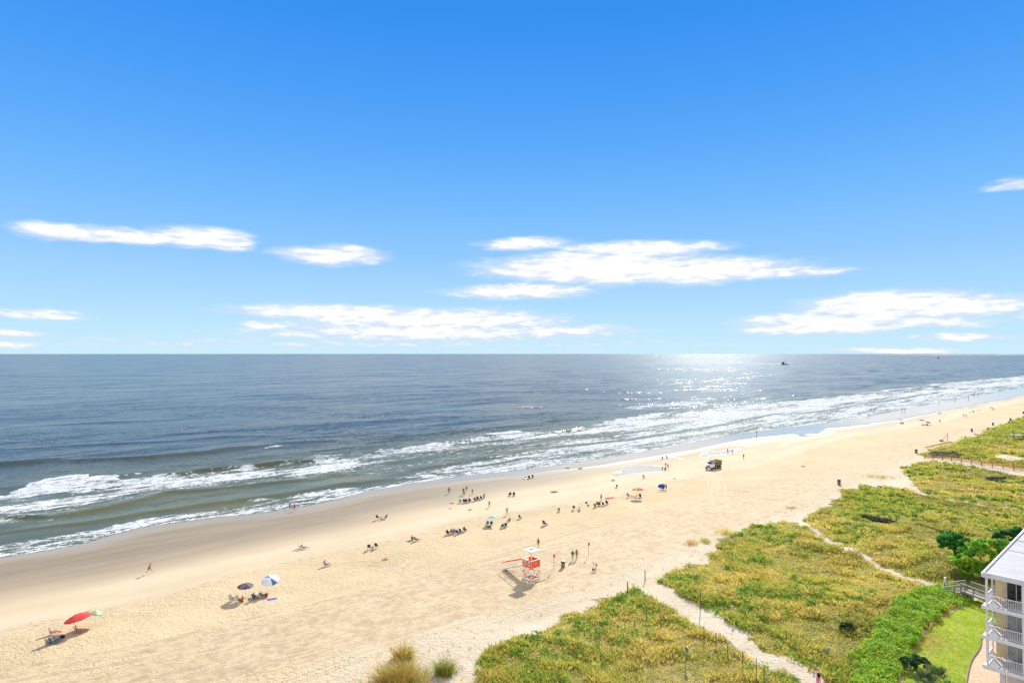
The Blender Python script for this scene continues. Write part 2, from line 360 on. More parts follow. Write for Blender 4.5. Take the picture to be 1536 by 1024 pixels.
def sand_mat():
    m, N = new_mat('sand'); geo_ = N.n('ShaderNodeNewGeometry').outputs['Position']
    A = N.n('ShaderNodeAttribute', attribute_name='zoneA'); B = N.n('ShaderNodeAttribute', attribute_name='zoneB')
    sa = N.n('ShaderNodeSeparateColor'); N.t.links.new(A.outputs['Color'], sa.inputs[0])
    sb = N.n('ShaderNodeSeparateColor'); N.t.links.new(B.outputs['Color'], sb.inputs[0])
    wet, texm, white = sa.outputs; veg = A.outputs['Alpha']; pool, damp, track = sb.outputs
    al = N.map(geo_, (1, 1, 1), (0, 0, -R(43)))           # x runs along the shore
    big = N.noise(geo_, .03, 4, .6); mid = N.noise(N.map(al, (.25, 1, 1)), .18, 4, .6); fine = N.noise(geo_, 3.2, 4, .72)
    dry = N.mix(N.ramp(big, .3, .7), (.52, .405, .24, 1), (.60, .48, .295, 1))
    smooth = N.mix(N.ramp(mid, .3, .7), (.595, .50, .345, 1), (.54, .44, .29, 1))
    c = N.mix(texm, smooth, dry)
    streak = N.noise(N.map(al, (.018, 2.2, 1)), .9, 5, .65, .2)
    c = N.mix(N.m('MULTIPLY', N.m('MULTIPLY', texm, track), N.ramp(streak, .42, .68)), c, (.64, .53, .365, 1))
    rl = N.ramp(N.noise(N.map(al, (.010, 4.2, 1)), 1.0, 2, .55, .15), .55, .63)
    c = N.mix(N.m('MULTIPLY', N.m('MULTIPLY', track, rl), .6), c, (.43, .33, .20, 1))
    c = N.mix(white, c, N.mix(N.ramp(mid, .3, .7), (.53, .45, .325, 1), (.60, .525, .40, 1)))
    spk = N.ramp(fine, .535, .66)
    c = N.mix(N.m('MULTIPLY', N.m('MULTIPLY', spk, N.m('MAXIMUM', texm, N.m('MULTIPLY', white, .5))), .62), c, (.30, .21, .11, 1))
    c = N.mix(N.ramp(N.noise(N.map(al, (.12, 1, 1)), .22, 4, .65), .45, .75, 0, .22), c, (.50, .37, .21, 1))
    dc = N.mix(N.ramp(mid, .35, .65), (.43, .335, .215, 1), (.49, .385, .255, 1))
    c = N.mix(N.m('MULTIPLY', B.outputs['Alpha'], N.ramp(N.noise(geo_, 1.1, 5, .75), .52, .62)), c, (.30, .21, .11, 1))
    c = N.mix(damp, c, dc)
    wn_ = N.noise(N.map(al, (.1, 1, 1)), .30, 4, .65)
    c = N.mix(wet, c, N.mix(N.ramp(wn_, .3, .7), (.245, .20, .14, 1), (.31, .255, .18, 1)))
    c = N.mix(pool, c, (.42, .40, .36, 1))
    vg = N.mix(N.ramp(N.noise(geo_, .35, 4, .65), .35, .65), (.34, .27, .11, 1), (.22, .22, .065, 1))
    c = N.mix(veg, c, vg)
    N.put(N.b.inputs['Base Color'], c)
    rough = N.mix(N.ramp(pool, .15, .6), N.mix(wet, (.92, .92, .92, 1), (.62, .62, .62, 1)), (.07, .07, .07, 1))
    N.put(N.b.inputs['Roughness'], rough)
    N.put(N.b.inputs['Specular IOR Level'], N.m('ADD', N.ramp(wet, 0, 1, .12, .10), N.m('MULTIPLY', pool, .18)))
    # footprints, ruts
    fp = N.vor(geo_, 1.8); fp2 = N.noise(geo_, 1.6, 4, .7); ru = N.noise(N.map(al, (.03, 2.2, 1)), 1.0, 3, .6, .2)
    h = N.m('ADD', N.m('MULTIPLY', N.ramp(fp, .0, .42), .10), N.m('MULTIPLY', fp2, .22))
    h = N.m('MULTIPLY', N.m('MULTIPLY', h, N.ramp(N.noise(geo_, .09, 4, .65), .35, .65, .5, 1.3)), N.m('MAXIMUM', texm, N.m('MULTIPLY', white, .6)))
    h = N.m('ADD', h, N.m('MULTIPLY', N.m('MULTIPLY', ru, track), .13))
    h = N.m('ADD', h, N.m('MULTIPLY', N.noise(geo_, 1.2, 3, .5), N.m('MULTIPLY', veg, .3)))
    bn = N.n('ShaderNodeBump'); bn.inputs['Strength'].default_value = .8; bn.inputs['Distance'].default_value = 1.0
    N.put(bn.inputs['Height'], h); N.put(N.b.inputs['Normal'], bn.outputs[0])
    return m
M_SAND = sand_mat()

def sea_mat():
    m, N = new_mat('sea_water'); P_ = N.n('ShaderNodeNewGeometry').outputs['Position']
    A = N.n('ShaderNodeAttribute', attribute_name='foam'); sa = N.n('ShaderNodeSeparateColor'); N.t.links.new(A.outputs['Color'], sa.inputs[0])
    foam, shal, calm = sa.outputs
    al = N.map(P_, (1, 1, 1), (0, 0, -R(43)))
    foam = N.m('MULTIPLY', foam, N.ramp(N.noise(N.map(al, (.14, 1.2, 1)), .17, 6, .72), .38, .60, .50, 1.2))
    deep = N.mix(N.ramp(N.noise(P_, .004, 4, .6), .3, .7), (.046, .068, .086, 1), (.068, .092, .106, 1))
    c = N.mix(shal, deep, N.mix(N.ramp(N.noise(N.map(al, (.3, 1, 1)), .10, 4), .3, .7), (.125, .125, .065, 1), (.085, .105, .075, 1)))
    # chop as slopes added to the normal, so it holds at any distance
    n1 = N.noise(N.map(al, (.55, 1, 1)), 1.2, 2, .6, color=True); n2 = N.noise(N.map(al, (.4, 1, 1)), .33, 3, .6, color=True); n3 = N.noise(N.map(al, (.3, 1, 1)), .05, 2, .5, color=True)
    half = (.5, .5, .5)
    patch = N.ramp(N.noise(N.map(P_, (.5, 1.3, 1)), .010, 6, .72), .40, .62, .18, 1.3)
    sl = N.v('ADD', N.v('SCALE', N.v('SUBTRACT', n1, half), sc=N.m('MULTIPLY', patch, .78)), N.v('ADD', N.v('SCALE', N.v('SUBTRACT', n2, half), sc=N.m('MULTIPLY', patch, .5)), N.v('SCALE', N.v('SUBTRACT', n3, half), sc=.30)))
    sl = N.v('SCALE', sl, sc=N.ramp(calm, 0, 1, 1.0, .35))
    nrm = N.v('NORMALIZE', N.v('ADD', N.n('ShaderNodeNewGeometry').outputs['Normal'], N.v('MULTIPLY', sl, (1, 1, 0))))
    # lacy foam
    wpos = N.v('ADD', P_, N.v('SCALE', N.v('SUBTRACT', N.noise(P_, .5, 3, color=True), half), sc=2.0))
    cell = N.vor(N.map(N.map(wpos, (1, 1, 1), (0, 0, -R(43))), (.6, 1.1, 1)), .75, 'DISTANCE_TO_EDGE'); cell2 = N.vor(wpos, 2.0, 'DISTANCE_TO_EDGE')
    lace = N.m('ADD', N.m('MULTIPLY', N.ramp(cell, .0, .45), .55), N.m('MULTIPLY', N.ramp(cell2, 0, .4), .35))
    ns = N.noise(N.map(al, (.5, 1, 1)), .55, 5, .7)
    t_ = N.m('SUBTRACT', N.m('ADD', N.m('MULTIPLY', foam, 1.30), N.m('MULTIPLY', N.m('SUBTRACT', ns, .5), 1.5)), N.m('ADD', N.m('MULTIPLY', lace, 1.1), .40))
    fm = N.m('MULTIPLY', N.ramp(t_, -.08, .24), N.ramp(foam, .02, .12))
    N.put(N.b.inputs['Base Color'], N.mix(fm, c, N.mix(N.ramp(ns, .35, .65), (.40, .45, .47, 1), (.68, .69, .69, 1))))
    N.put(N.b.inputs['Roughness'], N.ramp(fm, 0, 1, .18, .8)); N.b.inputs['IOR'].default_value = 1.33
    spk = N.m('MULTIPLY', N.ramp(N.noise(N.map(P_, (.7, 1, 1)), .7, 3, .8), .53, .66), N.ramp(N.noise(N.map(P_, (.45, 1.2, 1)), .035, 7, .8), .44, .62, .12, 1.0))
    N.put(N.b.inputs['Specular IOR Level'], N.m('MULTIPLY', N.ramp(fm, 0, .6, 1, .05), N.m('ADD', .05, N.m('MULTIPLY', spk, .28))))
    N.put(N.b.inputs['Normal'], nrm)
    return m
M_SEA = sea_mat()

# ------------------------------------------------------------------ ground: one sheet, sea: another
def polar(azs, rs):
    a, r = np.meshgrid(azs, rs); x = r * np.sin(a); y = r * np.cos(a)
    n, m_ = len(rs), len(azs); i = np.arange(n * m_).reshape(n, m_)
    q = np.stack([i[:-1, :-1], i[:-1, 1:], i[1:, 1:], i[1:, :-1]], -1).reshape(-1, 4)[:, ::-1]
    return x.ravel(), y.ravel(), q
azs = np.radians(np.linspace(-62, 62, 760)); rs = np.geomspace(14, 6000, 900)
x, y, q = polar(azs, rs); u, v = uv(np.stack([x, y], -1))
s = vat(SHORE, u) - v
keep = (s > -60)
wob = (fbm(u, v, .06, 3) - .5)
sw = s + wob * 5
sG, sD, sT, sW = [vat(SHORE, u) - vat(l, u) for l in (GREY, DAMP, TEX, WHITE)]
wet = 1 - sstep(sw, sG * .8, sG * 1.65 + 3); damp = 1 - sstep(sw, sG * 1.1 + 1, sD + 1)
texm = sstep(s + (fbm(u, v, .3, 2) - .5) * 3, sT - 1.5, sT + 2.5); white = sstep(s + wob * 10, sW - 8, sW + 12)
veg = np.zeros(len(x)); near = (y > 0) & (s > 25) & (np.hypot(x, y) < 1500)
veg[near] = vegmask(x[near], y[near])
POOLS = [poly(p, .7) for p in ([(918, 708), (940, 699), (975, 697), (1002, 700), (978, 706), (945, 712), (925, 712)], [(1002, 690), (1020, 685), (1032, 688), (1022, 693), (1006, 694)],
    [(1045, 682), (1072, 676), (1110, 671), (1092, 680), (1062, 684)], [(1192, 650), (1205, 642), (1240, 640), (1248, 646), (1225, 652), (1200, 655)], [(1295, 630), (1315, 624), (1350, 622), (1340, 628), (1310, 631)],
    [(1345, 618), (1380, 613), (1420, 613), (1395, 617)])]
pool = np.zeros(len(x))
wx_, wy_ = x + (fbm(x, y, .2) - .5) * 6, y + (fbm(x + 9, y + 9, .12) - .5) * 14
for p in POOLS: pool[inside(p, wx_, wy_)] = 1
pool *= sstep(fbm(u * .45, v * 1.3, .14, 4), .34, .56)
wet = np.maximum(wet, pool * .9)
# swash channels that lie between the bars further along the beach
chan = sstep(fbm(u * .35, v * 1.4, .05, 3), .50, .57) * (u > 110) * (s > 0) * (s < sD * .95)
wet = np.maximum(wet, chan * .8); damp = np.maximum(damp, chan)
ku = np.clip(u - 60, 0, 500); film = 1 - sstep(sw, 3 + .03 * ku, 9 + .055 * ku)
pool = np.maximum(pool, film * (.32 + .35 * sstep(u, 60, 220)))
wet = np.maximum(wet, film)
track = sstep(s, sT + 10, sT + 24) * (1 - sstep(s, sW + 2, sW + 10))
A_ = np.stack([wet, texm * (1 - wet) * (1 - damp), white * (1 - wet), veg], -1); B_ = np.stack([pool, damp * (1 - wet * .3), track, np.exp(-((s + (fbm(u, v, .3, 2) - .5) * 3 - sT) / 1.3) ** 2) * .75], -1)
qk = q[keep[q].all(1)]
g = npmesh('beach_ground', np.stack([x, y, G(x, y)], -1), qk, M_SAND, True, {'zoneA': A_, 'zoneB': B_}); tag(g, kind='structure')

# breaking waves: crest lines (photo trace), height, width
CREST = [([(-60, 702), (60, 694), (200, 687), (300, 679), (370, 671), (430, 665), (520, 660)], .85, 4.0), ([(-60, 678), (120, 668), (260, 661), (330, 655), (420, 652)], .5, 4),
    ([(120, 726), (185, 724), (240, 715), (300, 707), (360, 701), (420, 696), (500, 690), (560, 690)], .8, 2.2), ([(-60, 778), (75, 776), (142, 765), (199, 753), (249, 740), (320, 734), (407, 724), (470, 718)], .4, 2.2),
    ([(0, 800), (120, 785), (220, 768), (320, 756), (420, 742), (520, 725), (600, 715)], .35, 2.5), ([(610, 672), (680, 664), (740, 655), (820, 650), (880, 640), (910, 636)], .8, 2.6),
    ([(600, 706), (700, 690), (760, 683), (850, 672), (960, 660), (1080, 640), (1180, 620)], .4, 2.6), ([(1000, 623), (1030, 620), (1090, 613), (1190, 603), (1260, 597), (1300, 593), (1360, 586), (1440, 577)], .9, 4),
    ([(1090, 655), (1160, 638), (1260, 618), (1330, 605), (1420, 588)], .5, 4), ([(240, 652), (420, 640), (560, 632), (700, 622)], .35, 5), ([(780, 612), (820, 610)], .8, 3), ([(880, 600), (960, 597)], .5, 5), ([(1140, 599), (1210, 592)], .6, 4),
    ([(0, 640), (200, 632), (420, 622)], .3, 6)]
FOAMP = [([(-80, 755), (0, 744), (64, 720), (107, 711), (185, 715), (196, 723), (178, 728), (107, 737), (50, 742), (0, 746)], .84),
    ([(-80, 800), (-80, 750), (0, 745), (107, 737), (200, 724), (320, 706), (354, 700), (420, 696), (478, 682), (515, 683), (600, 672), (640, 668), (640, 700), (600, 708), (500, 712), (407, 724), (364, 730), (324, 736), (249, 740), (199, 753), (142, 765), (75, 776), (0, 784)], .56),
    ([(215, 723), (250, 714), (320, 705), (354, 700), (420, 697), (420, 704), (380, 714), (320, 729), (249, 738), (235, 735), (260, 724)], .76), ([(354, 731), (440, 712), (460, 700), (478, 684), (520, 683), (560, 678), (590, 683), (540, 695), (500, 705), (440, 718), (380, 729)], .75),
    ([(590, 704), (610, 672), (700, 658), (760, 645), (820, 648), (891, 637), (956, 622), (1060, 616), (1086, 607), (1182, 603), (1282, 592), (1364, 581), (1445, 571), (1560, 561), (1800, 545), (1800, 555), (1560, 573), (1472, 587), (1391, 602), (1310, 618), (1201, 631), (1112, 644), (1060, 654), (1008, 663), (930, 675), (839, 692), (760, 702), (700, 708), (620, 720), (590, 718)], .50),
    ([(640, 668), (700, 658), (760, 645), (840, 650), (800, 660), (730, 668), (660, 678)], .76), ([(870, 650), (956, 622), (1060, 616), (1182, 603), (1182, 612), (1060, 640), (930, 655)], .72), ([(1060, 640), (1182, 604), (1364, 582), (1560, 562), (1560, 570), (1391, 596), (1201, 628), (1080, 648)], .72),
    ([(935, 611), (975, 606), (1010, 608), (960, 614)], .5), ([(395, 669), (415, 666), (430, 667), (415, 670)], .62), ([(775, 611.5), (800, 610), (825, 609.5), (800, 612)], .46), ([(1000, 605), (1050, 600), (1060, 606), (1010, 610)], .5),
    ([(980, 544.3), (1173, 545.0), (1173, 545.7), (980, 545.0)], .9)]
SW_TOP = line_v([(0, 816), (100, 802), (160, 791), (213, 777), (320, 765), (403, 752), (440, 743), (478, 736), (515, 731), (545, 731), (620, 719), (700, 703), (760, 696), (839, 688), (930, 670), (1034, 650), (1200, 622), (1345, 600), (1536, 570)], 0)
azs2 = np.radians(np.linspace(-62, 62, 900)); rs2 = np.concatenate([np.geomspace(70, 1100, 900), np.geomspace(1110, 60000, 160)])
x, y, q = polar(azs2, rs2); u, v = uv(np.stack([x, y], -1)); s = vat(SHORE, u) - v
rr = np.hypot(x, y)
fo = np.zeros(len(x)); z = np.zeros(len(x))
wx_, wy_ = x + (fbm(x, y, .22) - .5) * 5, y + (fbm(x + 9, y + 9, .16, 4) - .5) * 20
nearm = (s > -420) & (s < 12) & (rr < 1800)
for p, d in FOAMP:
    m_ = inside(poly(p, 0), np.where(rr > 1300, x, wx_), np.where(rr > 1300, y, wy_)); fo[m_] = np.maximum(fo[m_], d * (1 - .0 * x[m_]))
ii = np.where(nearm)[0]; un, vn, sn = u[ii], v[ii], s[ii]
for pts, h, w in CREST:
    q0 = poly(pts, 0); cu, cv = uv(q0); o = np.argsort(cu); cu, cv = cu[o], cv[o]
    vc = np.interp(un, cu, cv) + (fbm(un, vn * 0 + h * 30, .05, 3) - .5) * 5
    d = vn - vc                                           # positive on the sea side
    w2 = w * (1 + .004 * un.clip(0)) 
    prof = np.where(d > 0, np.exp(-(d / (w2 * 1.5)) ** 2), np.exp(-(d / (w2 * .55)) ** 2))
    end = sstep(un, cu[0] - 5, cu[0] + 12) * (1 - sstep(un, cu[-1] - 12, cu[-1] + 5))
    amp = h * end * (.35 + 1.0 * fbm(un, vn * 0 + h * 11, .045, 2))
    z[ii] += amp * prof
    if len(pts) > 3 and h < .82 and w < 4: fo[ii] = np.maximum(fo[ii], .62 * end * np.exp(-((d + w2 * .8) / (w2 * .45)) ** 2) * sstep(fbm(un, vn * .2 + h * 7, .06, 2), .45, .6))
z[ii] += (fbm(un * .35, vn, .22, 3) - .5) * .35 * sstep(-sn, 2, 30) + (fbm(un * .25, vn, .06, 2) - .5) * .5 * sstep(-sn, 30, 80)
z *= 1 + .5 * (s > -140)
z *= sstep(-s, -1, 9)
bn_ = fbm(un * .16, vn + (fbm(un, vn * 0, .03, 2) - .5) * 16, .085, 3)
fo[ii] *= np.where(fo[ii] > .8, 1.0, .60 + .12 * sstep(un, 150, 400) + .66 * sstep(bn_, .42, .58))
for pts, h, w in CREST:                                  # white water spreading shoreward of each crest
    if not (3 < len(pts) and w < 4.1 and pts[0][1] > 575 and pts[1][1] < 760 and pts[0][0] > 100): continue
    q0 = poly(pts, 0); cu, cv = uv(q0); o = np.argsort(cu); cu, cv = cu[o], cv[o]
    vc = np.interp(un, cu, cv) + (fbm(un, vn * 0 + h * 30, .05, 3) - .5) * 5; d = vc - vn; wd = 8 + .045 * un.clip(0)
    end = sstep(un, cu[0] - 5, cu[0] + 12) * (1 - sstep(un, cu[-1] - 12, cu[-1] + 5))
    fo[ii] = np.maximum(fo[ii], end * .95 * sstep(d, -.6, .4) * np.exp(-(d.clip(0) / wd) ** 1.5) * sstep(fbm(un, vn * 0 + h * 77, .03, 3), .36, .52))
    fo[ii] *= 1 - .9 * end * np.exp(-((d + w * .9) / (w * .7)) ** 2)
z[ii] += (fbm(un, vn, .9, 3) - .5) * .28 * fo[ii] * sstep(-sn, 3, 14)
z += .015
swt = vat(SHORE, u) - vat(SW_TOP, u)
band = sstep(s, swt - 2.5, swt + 2) * (1 - sstep(s, -.6, .3)); brk = .62 + .38 * sstep(fbm(u, v * 0, .05, 2), .3, .5)
fo = np.maximum(fo, band * .70 * brk * (s < 1))
edge = np.exp(-((s + .7) / .8) ** 2) * (rr < 900); fo = np.maximum(fo, edge * .95)
shal = 1 - sstep(-s, 25, 150); calm = 1 - sstep(-s, 2, 40)
keep = (s < .45)
C_ = np.stack([fo, shal, calm, fo * 0 + 1], -1)
sea = npmesh('sea', np.stack([x, y, z], -1), q[keep[q].all(1)], M_SEA, True, {'foam': C_}); tag(sea, kind='structure')

# ------------------------------------------------------------------ dune vegetation
PAL = np.array([[.34, .46, .06], [.66, .62, .10], [.88, .74, .19], [.92, .64, .22], [.82, .44, .14], [.14, .20, .05]])
def veg_tint(x, y, n):
    """blend of olive, straw, rust and deep green in patches across the dunes"""
    a = fbm(x, y, .045, 4); b = fbm(x + 300, y - 80, .12, 4); c = fbm(x - 70, y + 210, .30, 3)
    w = np.stack([sstep(b, .42, .62) * 1.5 + .40, .55 + 0 * a, sstep(a, .38, .6) * .9 + .25, sstep(a, .45, .58) * 1.7 * sstep(c, .35, .6) + .08, sstep(1 - a, .50, .64) * .55 * sstep(c, .45, .65) + .03, sstep(1 - b, .52, .68) * 1.2 + .08], -1)
    w = w * np.random.default_rng(3).gamma(1.6, 1, w.shape); w /= w.sum(-1, keepdims=True)
    t = w @ PAL
    return t * (0.75 + .5 * RNG.random((len(t), 1)))
def blades(x, y, z, h, wd, lean, tint, nb, spread):
    """nb tapering, bending blades per tuft"""
    n = len(x); N_ = n * nb; X = np.repeat(x, nb); Y = np.repeat(y, nb); Z = np.repeat(z, nb); H = np.repeat(h, nb) * (.55 + .6 * RNG.random(N_)); Wd = np.repeat(wd, nb)
    a = RNG.random(N_) * 2 * np.pi; r = np.repeat(spread, nb) * np.sqrt(RNG.random(N_)); X = X + r * np.cos(a); Y = Y + r * np.sin(a)
    b = a + (RNG.random(N_) - .5) * 1.5; ln = H * lean * (.3 + RNG.random(N_)); tx = X + ln * np.cos(b) - .12 * H; ty = Y + ln * np.sin(b) - .05 * H
    c = RNG.random(N_) * np.pi; px, py = np.cos(c) * Wd / 2, np.sin(c) * Wd / 2
    mx, my = X * .62 + tx * .38, Y * .62 + ty * .38
    V = np.stack([np.stack([X - px, Y - py, Z - .05], -1), np.stack([X + px, Y + py, Z - .05], -1), np.stack([mx + px * .9, my + py * .9, Z + H * .62], -1), np.stack([tx, ty, Z + H], -1), np.stack([mx - px * .9, my - py * .9, Z + H * .62], -1)], 1).reshape(-1, 3)
    i = np.arange(N_)[:, None] * 5
    Fq = np.concatenate([i + [0, 1, 2, 4], i + [4, 2, 3, 3]], 0)
    T = np.repeat(tint, nb, 0) * (.8 + .4 * RNG.random((N_, 1))); T = np.repeat(T, 5, 0)
    return V, Fq, T
def tri_fix(Fq):
    return Fq
def mesh_ngon(name, parts, mat, parent=None):
    """joins (V, F, tint) blocks; a face whose last two corners repeat becomes a triangle"""
    Vs, Ls, Ss, Ts, off = [], [], [], [], 0
    for V, Fq, T in parts:
        tri = Fq[:, 2] == Fq[:, 3]; Fo = Fq + off
        Ls.append(Fo[~tri].ravel()); Ss.append(np.full((~tri).sum(), 4)); Ls.append(Fo[tri][:, :3].ravel()); Ss.append(np.full(tri.sum(), 3))
        Vs.append(V); Ts.append(T); off += len(V)
    V = np.concatenate(Vs).astype(np.float32); Lp = np.concatenate(Ls).astype(np.int32); S = np.concatenate(Ss).astype(np.int32); T = np.concatenate(Ts)
    me = bpy.data.meshes.new(name); me.vertices.add(len(V)); me.vertices.foreach_set('co', V.ravel()); me.loops.add(len(Lp)); me.loops.foreach_set('vertex_index', Lp)
    me.polygons.add(len(S)); me.polygons.foreach_set('loop_start', np.concatenate([[0], np.cumsum(S)[:-1]]).astype(np.int32)); me.update(calc_edges=True)
    a = me.attributes.new('tint', 'FLOAT_COLOR', 'POINT'); a.data.foreach_set('color', np.concatenate([T, np.ones((len(T), 1))], 1).astype(np.float32).ravel())
    me.materials.append(mat); return link(bpy.data.objects.new(name, me), parent)
def leaves(C, rad, n, size, tint, squash=1.0, shell=.55, up=.25):
    """n small leaf faces spread through ellipsoid lobes C (k,3), rad (k,3)"""
    C = np.asarray(C, float); rad = np.asarray(rad, float); k = RNG.choice(len(C), n, p=(rad.prod(1) ** .67) / (rad.prod(1) ** .67).sum())
    d = RNG.normal(size=(n, 3)); d /= np.linalg.norm(d, axis=1, keepdims=True); r = shell + (1 - shell) * RNG.random((n, 1)) ** .6
    Pp = C[k] + d * rad[k] * r * (1 + .12 * RNG.normal(size=(n, 1)))
    nrm = d + RNG.normal(size=(n, 3)) * .65 + [0, 0, up]; nrm /= np.linalg.norm(nrm, axis=1, keepdims=True)
    a = np.cross(nrm, RNG.normal(size=(n, 3))); a /= np.linalg.norm(a, axis=1, keepdims=True); b = np.cross(nrm, a)
    s_ = size * (.6 + .8 * RNG.random((n, 1)))
    V = np.stack([Pp - a * s_, Pp - b * s_ * .55, Pp + a * s_, Pp + b * s_ * .55], 1).reshape(-1, 3)
    t = np.asarray(tint)[np.where(RNG.random(n) < .7, (k * 7919 // 3) % len(tint), RNG.integers(0, len(tint), n))] * (.7 + .6 * RNG.random((n, 1)))
    return V, np.arange(n * 4).reshape(-1, 4), np.repeat(t, 4, 0)

def scatter(dens_fn, rmin, rmax, amax, cap):
    """random ground points, density per square metre given by dens_fn(r)"""
    xs, ys = [], []
    edges = np.geomspace(rmin, rmax, 26)
    for r0, r1 in zip(edges[:-1], edges[1:]):
        a0, a1 = R(-14), R(amax); area = .5 * (a1 - a0) * (r1 * r1 - r0 * r0); n = int(area * dens_fn((r0 + r1) / 2))
        a = a0 + (a1 - a0) * RNG.random(n); r = np.sqrt(r0 * r0 + (r1 * r1 - r0 * r0) * RNG.random(n)); xs.append(r * np.sin(a)); ys.append(r * np.cos(a))
    return np.concatenate(xs), np.concatenate(ys)
gx, gy = scatter(lambda r: min(9.0, 9.0 * (95 / max(r, 95)) ** 1.55), 48, 900, 52, 0)
mk = vegmask(gx, gy, .9)
# ragged, thinning border and bare patches
open_ = fbm(gx, gy, .11, 4); mk &= (RNG.random(len(gx)) < .7 + 1.4 * sstep(open_, .30, .52))
gx, gy = gx[mk], gy[mk]; gz = G(gx, gy); rr = np.hypot(gx, gy)
lowk = 1 / (1 + ((rr - 95).clip(0) / 160))
hum = fbm(gx + 11, gy - 5, .38, 3)
hh = (.14 + .62 * sstep(hum, .42, .70)) * (.8 + .3 * RNG.random(len(gx))); wdt = .035 + .00085 * rr
tint = veg_tint(gx, gy, 0)
print('grass tufts', len(gx))
grass = mesh_ngon('dune_grass', [blades(gx, gy, gz, hh, wdt, .9, tint, 7, .28 + .0016 * rr)], M_LEAF); tag(grass, kind='stuff')
# low leafy ground cover among the grass
gx, gy = scatter(lambda r: min(1.1, 1.1 * (100 / max(r, 100)) ** 1.5), 48, 700, 52, 0)
mk = vegmask(gx, gy, .5); pn = fbm(gx + 300, gy - 80, .12, 4); pn2 = fbm(gx - 20, gy + 44, .05, 3)
cT = THICK.mean(0); nearT = inside((THICK - cT) * [2.3, 1.35] + cT - [3, 0], gx, gy)
mk &= ((pn + .35 * (pn2 - .5) > .535) | (nearT & (pn > .44))) & (RNG.random(len(gx)) < .85)
gx, gy = gx[mk], gy[mk]; gz = G(gx, gy); rr = np.hypot(gx, gy)
per = 26; nC = len(gx); print('cover clumps', nC)
Cc = np.repeat(np.stack([gx, gy, gz + .16], -1), per, 0); rd = np.repeat(.45 + .35 * RNG.random(nC), per)
dd_ = RNG.normal(size=(nC * per, 3)); dd_ /= np.linalg.norm(dd_, axis=1, keepdims=True); dd_[:, 2] = np.abs(dd_[:, 2])
Pp = Cc + dd_ * np.stack([rd, rd, rd * .75], -1) * (.5 + .5 * RNG.random((nC * per, 1)))
nr = dd_ + RNG.normal(size=dd_.shape) * .7; nr /= np.linalg.norm(nr, axis=1, keepdims=True); a_ = np.cross(nr, RNG.normal(size=nr.shape)); a_ /= np.linalg.norm(a_, axis=1, keepdims=True); b_ = np.cross(nr, a_)
sz = np.repeat(.07 + .0007 * rr, per)[:, None] * (.6 + .8 * RNG.random((nC * per, 1)))
V = np.stack([Pp - a_ * sz, Pp - b_ * sz * .6, Pp + a_ * sz, Pp + b_ * sz * .6], 1).reshape(-1, 3)
CT = np.array([[.20, .38, .03], [.32, .48, .05], [.13, .26, .03], [.46, .52, .09]])
tq = np.repeat(CT[RNG.integers(0, 4, nC)], per, 0) * (.7 + .6 * RNG.random((nC * per, 1)))
cover = mesh_ngon('ground_cover', [(V, np.arange(len(V)).reshape(-1, 4), np.repeat(tq, 4, 0))], M_LEAF); tag(cover, kind='stuff')
# the bright green thicket along the lawn
lo, hi = THICK.min(0), THICK.max(0); n = 12000; tx, ty = lo[0] + (hi[0] - lo[0]) * RNG.random(n), lo[1] + (hi[1] - lo[1]) * RNG.random(n)
mk = inside(THICK, tx + (fbm(tx, ty, .5) - .5) * 2, ty + (fbm(tx + 9, ty, .5) - .5) * 2) & ~inside(LAWN, tx, ty)
tx, ty = tx[mk][:1600], ty[mk][:1600]; tz = G(tx, ty); hgt = .55 + 1.15 * fbm(tx, ty, .55, 2)
Ct = np.stack([tx, ty, tz + hgt * .45], -1); rd = np.stack([.5 + .3 * RNG.random(len(tx)), .5 + .3 * RNG.random(len(tx)), hgt * .6], -1)
thick = mesh_ngon('shrub_thicket', [leaves(Ct, rd * .70, 130000, .09, [[.30, .56, .03], [.42, .64, .04], [.20, .42, .03], [.55, .66, .06]], shell=.45)], M_LEAF); tag(thick, kind='stuff')
# leafy bands further along the dune
def band(name, pts, n, h, size, cols):
    Pg = gp(pts); lo, hi = Pg.min(0), Pg.max(0); tx, ty = lo[0] + (hi[0] - lo[0]) * RNG.random(n * 3), lo[1] + (hi[1] - lo[1]) * RNG.random(n * 3)
    mk = inside(Pg, tx + (fbm(tx, ty, .2) - .5) * 8, ty + (fbm(tx + 9, ty, .2) - .5) * 8); tx, ty = tx[mk][:n // 40], ty[mk][:n // 40]
    tz = G(tx, ty); hg = h * (.6 + .8 * fbm(tx, ty, .2, 2)); r0 = size * 7
    o = mesh_ngon(name, [leaves(np.stack([tx, ty, tz + hg * .4], -1), np.stack([r0 + 0 * tx, r0 + 0 * tx, hg * .6], -1), n, size, cols, shell=.4)], M_LEAF); tag(o, kind='stuff')
band('shrub_thicket', [(1430, 668), (1465, 655), (1500, 645), (1536, 632), (1640, 612), (1640, 655), (1536, 668), (1500, 672), (1470, 682), (1440, 680)], 22000, 1.3, .28, [[.40, .50, .05], [.52, .54, .08], [.24, .38, .05], [.60, .50, .10]])
band('brush_patch', [(1392, 684), (1405, 679), (1430, 678), (1440, 685), (1420, 687)], 3500, .8, .2, [[.06, .05, .04], [.10, .08, .05]])
band('brush_patch', [(1482, 722), (1500, 714), (1512, 722), (1505, 727)], 3000, .7, .18, [[.05, .05, .045], [.09, .08, .06]])
band('brush_patch', [(1302, 777), (1318, 774), (1328, 780), (1312, 783)], 2500, .6, .15, [[.05, .06, .04], [.09, .10, .05]])
